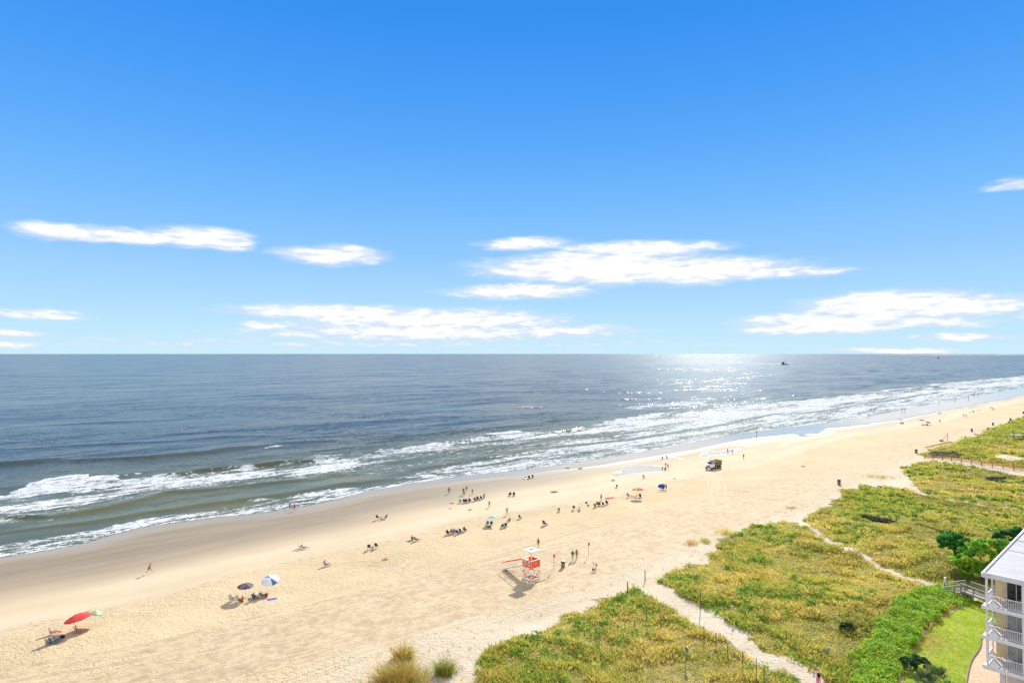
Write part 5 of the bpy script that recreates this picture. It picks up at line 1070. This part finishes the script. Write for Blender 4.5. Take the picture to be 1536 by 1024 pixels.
for (x_, y_, c, lb) in ((1258.6, 727, (120, 112, 104), 'grey trash barrel at the tip of the middle dune'), (1374.4, 679.5, (120, 100, 110), 'mauve grey trash barrel beside the end of the wooden fence'), (1457.7, 647.3, (110, 96, 110), 'trash barrel left of the two near the leafy dune crest'),
        (1481.5, 646, (80, 96, 120), 'blue trash barrel touching the leafy dune crest'), (1489.5, 637.8, (80, 110, 150), 'light blue trash barrel further out above the dune crest'), (1515.7, 630.8, (60, 66, 100), 'navy trash barrel, second from the right frame edge'), (1535, 620.3, (50, 50, 90), 'dark navy trash barrel at the right frame edge')):
    o = barrel(x_, y_, lb, c); o.scale = (1.35, 1.35, 1.3)
person(1448, 659.5, 'walk', 'dark figure leaning at the grass edge left of the barrels', [('shirt', (90, 76, 80)), ('shorts', (80, 66, 66))], 'brown', 'brown', 30)

# posts
def post(px, py, h, label, r=.05, mat=M_WOODD, group='posts beside the dune path', rz=0, lean=0, cap=False):
    p = at(px, py); b = MB(); 
    b.tube((0, 0, -.3), (0, 0, h), r, r * .9, 7); b.tube((0, 0, h), (0, 0, h + .03), r * .9, r * .45, 7); b.bar((0, -r * 1.1, h * .78), (0, r * 1.1, h * .78), r * .5, r * .5)
    o = b.build('path_post', mat); o.location = p; o.rotation_euler = (R(lean), 0, R(rz)); return tag(o, label, 'post', group)
PO = [(967.5, 872, 1.7, 'tall post on bare sand at the mouth of the dune path', .07), (941.3, 890, 1.7, 'thick grey post at the tip of the near dune grass', .08), (1050.5, 913, 2.6, 'tallest dark post in the grass right of the path mouth', .06), (969.6, 931, 1.4, 'post in grass left of the path, below the thick grey one', .05), (952, 938, .6, 'short stub in the grass left of the path', .06),
      (937.6, 947, 1.2, 'weathered post left of the short stub in grass', .05), (939, 967, .6, 'lowest stub in the left grass below the weathered post', .05), (990.5, 943, .9, 'short post between the stub and the path edge', .05), (1056, 962, 1.8, 'first thin rust post along the lower path edge', .045), (1073.7, 968, 1.45, 'second thin rust post along the lower path edge', .045),
      (1091.8, 985, 1.5, 'third post along the lower path edge, brown', .05), (1114, 997, 1.5, 'fourth post along the lower path edge, pale brown', .05), (1134.7, 1026, 2.6, 'tall thin post near the bottom edge left of the path', .045), (1146.4, 1030, 1.9, 'post right of the tall thin one near the bottom edge', .045), (1124.5, 1042, 1.6, 'post cut by the bottom frame edge left of the path', .045),
      (1077, 890, .6, 'small stub in the grass behind the tallest dark post', .05), (1273, 995, 1.1, 'thin grey post in the grass right of the grey notice', .045), (1112, 872, .7, 'small stub high in the middle dune grass', .05)]
for a in PO: post(a[0], a[1], a[2], a[3], a[4])

# ------------------------------------------------------------------ dump truck
p = at(1070.5, 702.5); root = empty('dump_truck', p, R(43 + 90), 'white cabbed dump truck with brown tipper bed driving along the beach', 'truck')
M_TW = paint((244, 242, 238), .35, .05, 2); M_BED = paint((150, 118, 82), .7, .3, 3); M_GL = paint((40, 48, 54), .12, .1, 2); M_CH = paint((150, 148, 152), .25, .15, 8, .8)
# local +Y is the way it faces
b = MB(); b.box((0, -.4, .78), (.9, 6.6, .22)); b.build('chassis', M_BLACK, root)
b = MB(); b.box((0, 1.75, 1.45), (2.2, 1.3, 1.1)); b.xprism([(1.1, 1.9), (2.4, 1.9), (2.1, 2.62), (1.15, 2.66)], -1.08, 1.08); b.xprism([(2.4, 1.0), (3.55, 1.0), (3.62, 1.55), (3.45, 1.78), (2.4, 1.92)], -.88, .88); cab = b.build('cab', M_TW, root)
b = MB(); b.xprism([(2.425, 1.96), (2.45, 1.96), (2.18, 2.55), (2.155, 2.55)], -.94, .94); b.build('windshield', M_GL, cab)
for s1 in (-1, 1):
    b = MB(); b.xprism([(1.3, 1.95), (2.25, 1.95), (2.08, 2.5), (1.3, 2.5)], s1 * 1.085, s1 * 1.10); b.build('side_window', M_GL, cab)
    b = MB(); b.box((s1 * .98, 2.95, .98), (.36, 1.15, .14)); b.xprism([(2.4, .7), (2.5, 1.05), (3.4, 1.05), (3.6, .65), (3.6, 1.12), (2.4, 1.12)], s1 * .90, s1 * 1.17); b.build('fender', M_TW, cab)
    b = MB(); b.tube((s1 * .74, 3.60, 1.18), (s1 * .74, 3.66, 1.18), .12, .12, 12); b.build('headlight', paint((240, 240, 230), .2), cab)
    b = MB(); b.box((s1 * 1.32, 2.2, 2.2), (.08, .16, .42)); b.bar((s1 * 1.1, 2.2, 2.2), (s1 * 1.32, 2.2, 2.2), .03, .03); b.build('mirror', M_BLACK, cab)
    for k, (yy, ww) in enumerate(((2.95, .28), (-1.5, .5), (-2.75, .5))):
        wx0 = s1 * (1.12 - ww); b = MB(); b.sm = False; b.tube((s1 * 1.14, yy, .50), (s1 * (1.14 - ww), yy, .50), .50, .50, 20); wh = b.build('wheel', M_RUBBER, root)
        b = MB(); b.tube((s1 * 1.145, yy, .50), (s1 * 1.155, yy, .50), .26, .20, 14); b.build('rim', M_CH, wh)
b = MB()
for k in range(7): b.box((0, 3.64, 1.02 + .10 * k), (1.15, .03, .05))
b.box((0, 3.625, 1.32), (1.2, .02, .78)); b.build('grille', M_CH, cab)
b = MB(); b.box((0, 3.78, .72), (2.3, .18, .32)); b.build('bumper', M_CH, root)
b = MB(); b.tube((1.0, .95, 1.0), (1.0, .95, 3.1), .07); b.build('exhaust_stack', M_CH, root)
b = MB(); b.box((0, -1.35, 1.12), (2.3, 4.3, .12))
for s1 in (-1, 1):
    b.box((s1 * 1.14, -1.35, 1.95), (.08, 4.3, 1.6)); b.box((s1 * 1.17, -1.35, 2.78), (.16, 4.36, .12))
    for k in range(6): b.box((s1 * 1.21, -3.3 + .78 * k, 1.95), (.07, .10, 1.55))
b.box((0, .78, 2.1), (2.3, .08, 1.9)); b.box((0, 1.1, 3.02), (2.3, .85, .07)); bed = b.build('dump_bed', M_BED, root)
b = MB(); b.box((0, -3.52, 1.95), (2.3, .08, 1.7)); b.build('tailgate', M_BED, bed)
b = MB(); nn = 12; vs = []; fs = []
for i in range(nn):
    for j in range(nn): vs.append((-1.08 + 2.16 * i / (nn - 1), -3.4 + 4.1 * j / (nn - 1), 2.15 + .55 * math.sin(math.pi * i / (nn - 1)) * math.sin(math.pi * j / (nn - 1)) + .1 * random.random()))
for i in range(nn - 1):
    for j in range(nn - 1): fs.append((i * nn + j, (i + 1) * nn + j, (i + 1) * nn + j + 1, i * nn + j + 1))
b.add(vs, fs); o = b.build('load', paint((150, 118, 74), .95, .3, 2)); o.matrix_world = Matrix.Translation(root.location) @ Matrix.Rotation(R(133), 4, 'Z'); tag(o, 'heaped brown sand load lying in the bed of the dump truck', 'load'); root.scale = (.88, .88, .88); o.matrix_world = o.matrix_world @ Matrix.Scale(.88, 4)
# tyre tracks: pairs of pressed ruts with raised edges
def rut(b, P_, w=.32, h=.065):
    prev = None
    for i in range(len(P_)):
        a = P_[max(i - 1, 0)]; c = P_[min(i + 1, len(P_) - 1)]; d = Vector((c[0] - a[0], c[1] - a[1])).normalized(); nrm = Vector((-d.y, d.x)); cur = []
        k_ = (.6 + .8 * float(vnoise(P_[i][0], P_[i][1], .5)))
        for off, hh_ in ((-w, 0), (-w * .62, h * k_), (-w * .4, .006), (w * .4, .006), (w * .62, h * k_), (w, 0)):
            x_, y_ = P_[i][0] + nrm.x * off, P_[i][1] + nrm.y * off; cur.append((x_, y_, float(G(x_, y_)) + hh_ - .004))
        if prev is not None: b.add(prev + cur, [(j, j + 1, 7 + j, 6 + j) for j in range(5)])
        prev = cur
def spline(P_, step=1.2):
    P_ = [Vector(q_) for q_ in P_]; out = []
    for i in range(len(P_) - 1):
        p0, p1, p2, p3 = P_[max(i - 1, 0)], P_[i], P_[i + 1], P_[min(i + 2, len(P_) - 1)]; n = max(2, int((p2 - p1).length / step))
        for k in range(n):
            t = k / n; out.append(.5 * ((2 * p1) + (p2 - p0) * t + (2 * p0 - 5 * p1 + 4 * p2 - p3) * t * t + (3 * p1 - p0 - 3 * p2 + p3) * t ** 3))
    out.append(P_[-1]); return out
def tracks(pxs, off=0.0):
    c = spline([at(a_, b_)[:2] for a_, b_ in pxs]); b = MB()
    for s1 in (-1, 1):
        Q_ = []
        for i in range(len(c)):
            a_ = c[max(i - 1, 0)]; d_ = (c[min(i + 1, len(c) - 1)] - a_).normalized(); wv = .35 * (float(vnoise(c[i].x, c[i].y, .04)) - .5); Q_.append((c[i].x - d_.y * (s1 * .9 + off + wv), c[i].y + d_.x * (s1 * .9 + off + wv)))
        rut(b, Q_)
    return b
UP = [(0, 1004), (200, 968), (400, 925), (600, 876), (760, 838), (900, 802), (1050, 750), (1200, 712), (1330, 668), (1480, 638)]
LO = [(60, 1075), (350, 1016), (560, 960), (700, 922), (850, 886), (945, 846), (1095, 792), (1235, 742), (1355, 690), (1490, 643)]
MT = MB()
for k in range(21):
    t = (k + random.uniform(-.4, .4)) / 20; t = min(max(t, 0), 1); i0 = random.choice([0, 0, 0, 1, 2]); i1 = random.choice([10, 10, 9, 8, 7])
    pts = [(a_[0] * (1 - t) + c_[0] * t, a_[1] * (1 - t) + c_[1] * t + random.uniform(-3, 3) * (1 if a_[1] > 750 else .3)) for a_, c_ in zip(UP, LO)][i0:i1]
    b = tracks(pts); base = len(MT.V); MT.V += b.V; MT.Fc += [[base + i for i in f] for f in b.Fc]; MT.M += b.M; MT.S += [True] * len(b.S)
for pts in ([(1066, 712), (1074, 724), (1066, 745), (1040, 772), (1000, 796), (950, 822), (890, 850)], [(1062, 712), (1068, 726), (1056, 748), (1025, 776), (980, 802), (930, 826)], [(1070, 712), (1082, 726), (1078, 745), (1056, 772), (1020, 796), (970, 824), (900, 858)],
            [(1084, 701), (1100, 696), (1130, 686), (1165, 675), (1230, 657)], [(1082, 706), (1105, 702), (1130, 692), (1180, 674)], [(482, 858), (510, 848), (550, 845), (590, 851), (620, 866), (640, 885)], [(700, 905), (760, 880), (840, 862)], [(540, 930), (565, 900), (590, 872), (620, 840)], [(640, 905), (700, 890), (760, 868)],
            [(1000, 765), (1050, 745), (1100, 735), (1160, 715)], [(940, 745), (1010, 770), (1080, 760), (1180, 725)], [(1260, 655), (1290, 668), (1330, 674), (1370, 676)], [(560, 1010), (600, 960), (640, 935), (700, 915)]):
    b = tracks(pts); base = len(MT.V); MT.V += b.V; MT.Fc += [[base + i for i in f] for f in b.Fc]; MT.M += b.M; MT.S += [True] * len(b.S)
mtk, N = new_mat('rutted_sand'); gpo = N.n('ShaderNodeNewGeometry').outputs['Position']
N.put(N.b.inputs['Base Color'], N.mix(N.ramp(N.noise(gpo, .8, 4, .7), .35, .65), (.45, .345, .205, 1), (.60, .475, .30, 1))); N.b.inputs['Roughness'].default_value = .92
o = MT.build('tyre_tracks', mtk); tag(o, kind='stuff')

# ------------------------------------------------------------------ boats
def boat(px, py, Lb, label, rz):
    x_, y_ = flat(px, py, 0); root = empty('fishing_boat', (x_, y_, 0), R(rz), label, 'boat', None, Lb / 20.0)
    prof = [(-10, 2.2, 1.5), (-6, 2.8, 1.3), (0, 3.0, 1.4), (5, 2.5, 1.9), (8, 1.4, 2.5), (10, .1, 3.1)]
    vs = []; 
    for y0, w_, h_ in prof: vs += [(-w_, y0, h_), (-w_ * .75, y0 * .96, -.6), (w_ * .75, y0 * .96, -.6), (w_, y0, h_)]
    fs = [(i * 4 + j, i * 4 + j + 1, (i + 1) * 4 + j + 1, (i + 1) * 4 + j) for i in range(5) for j in range(3)] + [(i * 4 + 3, i * 4, (i + 1) * 4, (i + 1) * 4 + 3) for i in range(5)] + [(0, 1, 2, 3)]
    b = MB(); b.add(vs, fs); b.build('hull', paint((48, 52, 62), .5, .2, 1), root)
    b = MB(); b.box((0, -5.2, 3.6), (3.6, 4.4, 4.4)); b.box((0, -5.2, 6.0), (4.2, 5.0, .3)); wh = b.build('wheelhouse', paint((60, 62, 72), .5, .2, 1), root); b = MB(); b.box((0, -2.98, 4.6), (3.0, .06, 1.0)); b.build('window', M_GL, wh)
    b = MB(); b.tube((0, -1.5, 1), (0, -1.5, 10), .2, .12); b.tube((0, -1.5, 9), (0, 8, 3), .06); b.tube((0, -1.5, 9), (0, -9, 3), .06); b.tube((0, -1.5, 4), (0, 4, 8.5), .14); b.tube((-5, -1, 7), (5, -1, 7), .1); b.build('mast', M_BLACK, root)
    b = MB(); b.box((0, 2.5, 2.2), (2.2, 3.5, 1.4)); b.build('deck_gear', paint((80, 74, 70), .7, .2, 1), root)
boat(1178, 546.6, 27, 'dark trawler trailing a white wake near the horizon', -88); boat(1408.5, 537.3, 24, 'tiny far boat near the horizon at the right', -80)

# ------------------------------------------------------------------ building with balconies
A0_ = Vector((*flat(1479.5, 996.6, 5.5), 0)); ax = Vector((.66, -.75, 0)).normalized(); bx_ = Vector((.75, .66, 0)).normalized()
ang_ = math.atan2(ax.y, ax.x)
root = empty('beach_building', (A0_.x, A0_.y, GZ), ang_, 'pale grey beach house block with stacked balconies and flat grey roof', 'building')
M_BW = paint((214, 208, 206), .6, .06, 2); M_TRIM = paint((226, 222, 226), .5, .04, 3); M_YEL = paint((226, 206, 160), .7, .06, 2); M_TAN = paint((196, 150, 100), .7, .15, 3)
zs = [5.5 - GZ, 8.4 - GZ, 11.3 - GZ]; RT = 14.12 - GZ; LX, LY = 14.0, 20.0; bay = 2.86
for k in range(5):
    b = MB(); b.box((k * bay + .09, .09, (zs[0] + RT) / 2 if k else (RT + zs[0]) / 2), (.18, .18, RT - zs[0])); b.build('column', M_TRIM, root)
    b = MB(); b.box((k * bay + 1.2, .55, zs[0] / 2 - .2), (.42, .42, zs[0] + .0)); b.build('pier', M_BW, root)
for fi, z_ in enumerate(zs):
    b = MB(); b.box((LX / 2 - .12, 1.15, z_ - .14), (LX + .25, 2.6, .26)); b.build('balcony_floor', M_BW, root)
    b = MB(); b.box((LX / 2 - .15, -.175, z_ - .14), (LX + .3, .05, .36)); b.build('fascia', M_TRIM, root)
    # front rail and the open end rail
    b = MB(); b.box((LX / 2, .02, z_ + 1.05), (LX, .08, .06)); b.box((LX / 2, .02, z_ + .14), (LX, .05, .05))
    for i in range(int(LX / .135)): b.box((.2 + i * .135, .02, z_ + .6), (.035, .035, .88))
    b.build('railing', M_TRIM, root)
    b = MB(); b.box((.05, 1.25, z_ + 1.05), (.10, 2.3, .07)); b.box((.05, 1.25, z_ + .14), (.05, 2.3, .05))
    for i in range(17): b.box((.05, .2 + i * .135, z_ + .6), (.035, .035, .88))
    b.build('railing', M_TRIM, root)
    b = MB(); b.box((.06, 2.36, z_ + 1.25), (.12, .16, 2.5)); b.build('column', M_TRIM, root)
    # back wall with door, storage nook of sunlit boards
    for k in range(4):
        x0 = k * bay
        b = MB(); b.box((x0 + .75, 2.5, z_ + 1.3), (.9, .12, 2.6)); b.build('wall', M_YEL, root)
        b = MB(); b.box((x0 + 2.95, 2.5, z_ + 1.3), (.34, .12, 2.6)); b.box((x0 + 1.98, 2.5, z_ + 2.38), (1.58, .12, .44)); b.build('wall', M_BW, root)
        b = MB(); b.box((x0 + 1.98, 2.52, z_ + 1.08), (1.56, .04, 2.14)); dr = b.build('sliding_door', M_GL if fi == 2 else paint((176, 178, 176), .35, .1, 2), root)
        b = MB(); b.box((x0 + 1.98, 2.47, z_ + 1.08), (.06, .05, 2.14)); b.box((x0 + 1.22, 2.47, z_ + 1.08), (.06, .05, 2.14)); b.box((x0 + 2.74, 2.47, z_ + 1.08), (.06, .05, 2.14)); b.box((x0 + 1.98, 2.47, z_ + 2.14), (1.56, .05, .06)); b.build('door_frame', M_TRIM, dr)
        if k: b = MB(); b.box((x0, 1.25, z_ + 1.24), (.10, 2.3, 2.46)); b.build('divider', M_BW, root)
b = MB(); b.box((LX / 2 + .2, 2.7 + (LY - 2.7) / 2, (zs[0] + RT) / 2 - .1), (LX - .4, LY - 2.8, RT - zs[0] - .1)); b.build('wall', M_BW, root)
b = MB(); b.box((LX / 2 + .4, 10, zs[0] / 2 - .2), (LX - 1.6, LY - 4, zs[0] - .3)); b.build('ground_wall', M_BW, root)
b = MB(); b.box((LX / 2 - .1, 1.2, RT + .02), (LX + .3, 2.9, .16)); b.build('ceiling', M_TRIM, root)
# roof: rises gently inland, membrane with seams and metal edge
rise = .045
b = MB(); vs = [(-.15, -.25, RT + .12), (LX, -.25, RT + .12), (LX, LY, RT + .12 + rise * LY), (-.15, LY, RT + .12 + rise * LY)]; vs += [(x_, y_, z_ + .22) for x_, y_, z_ in vs]
b.add(vs, [(0, 3, 2, 1), (4, 5, 6, 7), (0, 1, 5, 4), (1, 2, 6, 5), (2, 3, 7, 6), (3, 0, 4, 7)])
mr, N = new_mat('roof_membrane'); tc = N.n('ShaderNodeTexCoord').outputs['Object']; st = N.noise(N.map(tc, (.4, 1.5, 1)), 1.0, 5, .65)
c = N.mix(N.ramp(st, .35, .7), (.30, .31, .335, 1), (.39, .40, .425, 1)); c = N.mix(N.ramp(N.noise(N.map(tc, (.25, 1.6, 1), (0, 0, .2)), .6, 4, .7), .56, .72, 0, .5), c, (.42, .36, .28, 1)); N.put(N.b.inputs['Base Color'], c); N.b.inputs['Roughness'].default_value = .6
rf = b.build('roof', mr, root)
b = MB(); zr = lambda y_: RT + .34 + rise * (y_ + .35)
b.bar((-.10, -.25, zr(-.25) + .05), (-.10, LY, zr(LY) + .05), .12, .14); b.bar((-.15, -.2, zr(-.2) + .04), (LX, -.2, zr(-.3) + .04), .10, .10); b.build('edge_trim', M_TRIM, rf)
b = MB(); b.bar((-.21, -.36, zr(-.36) - .14), (-.21, LY, zr(LY) - .14), .1, .34); b.bar((-.16, -.31, zr(-.31) - .14), (LX, -.31, zr(-.31) - .14), .10, .30); b.build('gutter', M_BW, rf)
b = MB()
for k in (3.1, 4.6): b.box((LX / 2, k * 2.9, zr(k * 2.9) + .012), (LX - .2, .05, .03))
b.build('seams', paint((150, 150, 156), .6), rf)
M_B = Matrix.Translation(root.location) @ Matrix.Rotation(ang_, 4, 'Z')
def onb(name, x_, y_, z_, rz, label, cat, group=None):
    q_ = M_B @ Vector((x_, y_, z_)); return empty(name, q_, ang_ + R(rz), label, cat, group)
def patio_chair(x_, y_, z_, rz, label, mat):
    r_ = onb('patio_chair', x_, y_, z_, rz, label, 'chair', 'chairs on the balconies')
    b = MB(); b.box((0, 0, .43), (.5, .48, .04)); b.build('seat', mat, r_); b = MB(); b.bar((0, -.23, .45), (0, -.36, 1.0), .48, .03, up=(0, 1, .2)); b.build('backrest', mat, r_)
    for s1 in (-1, 1):
        for s2 in (-1, 1): b = MB(); b.tube((s1 * .22, s2 * .2, 0), (s1 * .23, s2 * .21, .43), .018); b.build('leg', M_METAL, r_)
        b = MB(); b.bar((s1 * .26, -.28, .66), (s1 * .26, .22, .64), .05, .03); b.build('armrest', mat, r_)
def patio_table(x_, y_, z_, label, mat):
    r_ = onb('patio_table', x_, y_, z_, 0, label, 'table', 'tables on the balconies'); b = MB(); b.tube((0, 0, .70), (0, 0, .73), .45, .45, 24); b.build('tabletop', mat, r_)
    b = MB(); b.tube((0, 0, .03), (0, 0, .70), .03); b.box((0, 0, .02), (.5, .06, .04)); b.box((0, 0, .025), (.06, .5, .05)); b.build('pedestal', M_METAL, r_)
for fi, (z_, nm, mt) in enumerate(zip(zs, ('lowest', 'middle', 'top'), (M_WHITE, M_WOODG, M_TAN))):
    patio_table(1.45, .95, z_, ('white' if fi == 0 else 'grey' if fi == 1 else 'tan') + ' round table on the %s balcony' % nm, mt)
    patio_chair(.75, 1.35, z_, -60, 'chair left of the round table on the %s balcony' % nm, M_TAN if fi != 1 else M_WOODG); patio_chair(2.3, 1.45, z_, 70, 'chair right of the round table on the %s balcony' % nm, M_WOODG if fi == 0 else M_TAN)

# ------------------------------------------------------------------ boardwalk by the trees
z0 = GZ + .15
def wp(px, py, z): return Vector((*flat(px, py, z), z))
B0_, B1_, B2_ = wp(1416, 888, GZ + .1), wp(1448, 884, GZ + 1.0), wp(1500, 903, GZ + 1.0)
B3_ = B2_ + (B2_ - B1_).normalized() * 6
root = empty('boardwalk', B1_ - Vector((0, 0, 1)), 0, 'weathered grey boardwalk ramp with railings behind the bright lawn', 'boardwalk'); o0 = root.location.copy()
for a_, c_ in ((B0_, B1_), (B1_, B3_)):
    a_, c_ = a_ - o0, c_ - o0; d_ = (c_ - a_).normalized(); sd = Vector((-d_.y, d_.x, 0)).normalized()
    b = MB(); n_ = int((c_ - a_).length / .16)
    for k in range(n_): q_ = a_ + d_ * (.16 * k + .08); b.bar(q_ - sd * .95, q_ + sd * .95, .145, .04, up=(0, 0, 1))
    b.build('deck', M_WOODG, root)
    for s1 in (-1, 1):
        b = MB()
        b.bar(a_ + sd * s1 * .9 + Vector((0, 0, -.12)), c_ + sd * s1 * .9 + Vector((0, 0, -.12)), .06, .2)
        for hz in (.35, .68): b.bar(a_ + sd * s1 * 1.0 + Vector((0, 0, hz)), c_ + sd * s1 * 1.0 + Vector((0, 0, hz)), .04, .11)
        b.bar(a_ + sd * s1 * 1.0 + Vector((0, 0, 1.02)), c_ + sd * s1 * 1.0 + Vector((0, 0, 1.02)), .16, .05); b.build('railing', M_WOODG, root)
        n_ = max(2, int((c_ - a_).length / 1.7))
        for k in range(n_ + 1):
            q_ = a_.lerp(c_, (k + .04) / (n_ + .08)) + sd * s1 * .94; b = MB(); b.bar(Vector((q_.x, q_.y, -.4)), q_ + Vector((0, 0, 1.0)), .1, .1); b.build('post', M_WOODG, root)
p = at(1417.5, 888); b = MB(); b.box((0, 0, 1.0), (.30, .14, 2.1)); b.box((0, 0, 2.07), (.36, .2, .06)); b.box((0, -.08, 1.6), (.2, .02, .4)); o = b.build('marker_post', M_TRIM); o.location = p; o.rotation_euler = (0, 0, .5); tag(o, 'wide pale marker post at the sand end of the boardwalk', 'post')
for (x_, y_, h_, lb) in ((1363.5, 1006, .9, 'small leaning white stake sign left of the dark round bush'), (1391, 990, .7, 'small white stake sign right of the dark round bush')):
    p = at(x_, y_); r_ = empty('stake_sign', p, .4, lb, 'sign'); b = MB(); b.tube((0, 0, -.1), (0, 0, h_), .02); b.build('stake', M_WHITE, r_); b = MB(); b.box((0, -.03, h_ - .15), (.26, .02, .36)); b.build('sign_panel', M_WHITE, r_)

# ------------------------------------------------------------------ wooden fences and platform on the far dune
def fence(pts, h, label, mat, n_rail, off=0):
    P_ = [at(a_, b_) for a_, b_ in pts]; root = empty('wooden_fence', P_[0], 0, label, 'fence'); o0 = P_[0].copy()
    for q_ in P_: b = MB(); b.bar(q_ - o0 + Vector((0, 0, -.3)), q_ - o0 + Vector((0, 0, h)), .16, .16); b.build('post', M_WOODD, root)
    for k in range(n_rail):
        hz = h * (.28 + .62 * k / max(n_rail - 1, 1)); b = MB()
        for a_, c_ in zip(P_[:-1], P_[1:]): b.bar(a_ - o0 + Vector((0, -.10, hz)), c_ - o0 + Vector((0, -.10, hz)), .05, .17)
        b.build('rail', mat, root)
fence([(1387, 688), (1399.5, 688.8), (1413.5, 690), (1427.6, 691.5), (1442, 693.5), (1457, 696), (1472.5, 699), (1488.5, 700.5), (1504.5, 702), (1521, 705.5), (1540, 710), (1562, 716), (1590, 724)], 1.35, 'tan board fence with dark posts along the near side of the dune walkway', M_WOODT, 4)
fence([(1389, 685), (1405, 685.5), (1421, 686.5), (1437, 688), (1453, 690), (1470, 692.5), (1486, 694.5), (1502, 697), (1520, 699.5), (1540, 703), (1562, 708)], 1.1, 'second tan fence behind the first along the far side of the walkway', M_WOODT, 2)
p = at(1519, 660); root = empty('wood_platform', p, R(-20), 'grey wooden viewing deck on posts in the leafy far dune', 'deck'); b = MB()
for k in range(34): b.box((.3 + .45 * k, 2, 1.9), (.42, 4.6, .07))
b.box((7.6, -.3, 1.78), (15.3, .1, .28)); b.build('deck', M_WOODG, root)
b = MB(); b.box((7.6, -.3, 2.9), (15.3, .1, .1)); b.box((7.6, -.3, 2.4), (15.3, .05, .1)); b.build('railing', M_WOODG, root)
for k in range(6): b = MB(); b.box((.3 + 2.9 * k, -.38, 1.3), (.22, .22, 3.4)); b.build('post', M_WOODD, root)
# broken A frame and fallen rails on the sand before it
p = at(1412, 661.8); root = empty('timber_frame', p, 0, 'leaning timber A frame of bare poles at the dune edge', 'timber frame'); q1 = at(1421.3, 661) - p; q2 = at(1425, 663.5) - p
for a_, c_ in (((0, 0, .2), (q1.x, q1.y, 2.6)), ((q1.x, q1.y, 0), (q1.x, q1.y, 3.2)), ((0, 0, .25), (q2.x, q2.y, .15))): b = MB(); b.tube(a_, c_, .14, .12, 6); b.build('timber', M_WOODT, root)
b = MB(); b.box((0, 0, .3), (.9, .9, .6)); b.build('foot_block', M_WOODD, root)
p = at(1388, 671.3); P2_ = [at(a_, c_) - p for a_, c_ in ((1388, 671.3), (1400, 668.3), (1412, 665.5), (1426, 662.8))]; b = MB()
for a_, c_ in zip(P2_[:-1], P2_[1:]): b.bar(a_ + Vector((0, 0, .2)), c_ + Vector((0, 0, .25)), .3, .3)
o = b.build('fallen_rail', M_WOODT); o.location = p; tag(o, 'long fallen timber rail lying on sand along the dune edge', 'rail')
# low headland far down the coast
hx0, hy0 = 9800.0, 17000.0; vs = []; fs = []; n_ = 40
for i in range(n_):
    t = i / (n_ - 1); x_ = 8800 + 9000 * t; y_ = 14500 - 2500 * t; hgt = 32 * (.3 + .7 * random.random()) * min(1, i / 8); vs += [(x_, y_ - 300, -2), (x_, y_, hgt), (x_, y_ + 900, hgt), (x_, y_ + 1200, -2)]
for i in range(n_ - 1):
    for j in range(3): fs.append((i * 4 + j, (i + 1) * 4 + j, (i + 1) * 4 + j + 1, i * 4 + j + 1))
b = MB(); b.add(vs, fs); o = b.build('far_headland', paint((120, 132, 140), .9, .1, .01)); tag(o, kind='structure')
print('objects', len(bpy.data.objects))
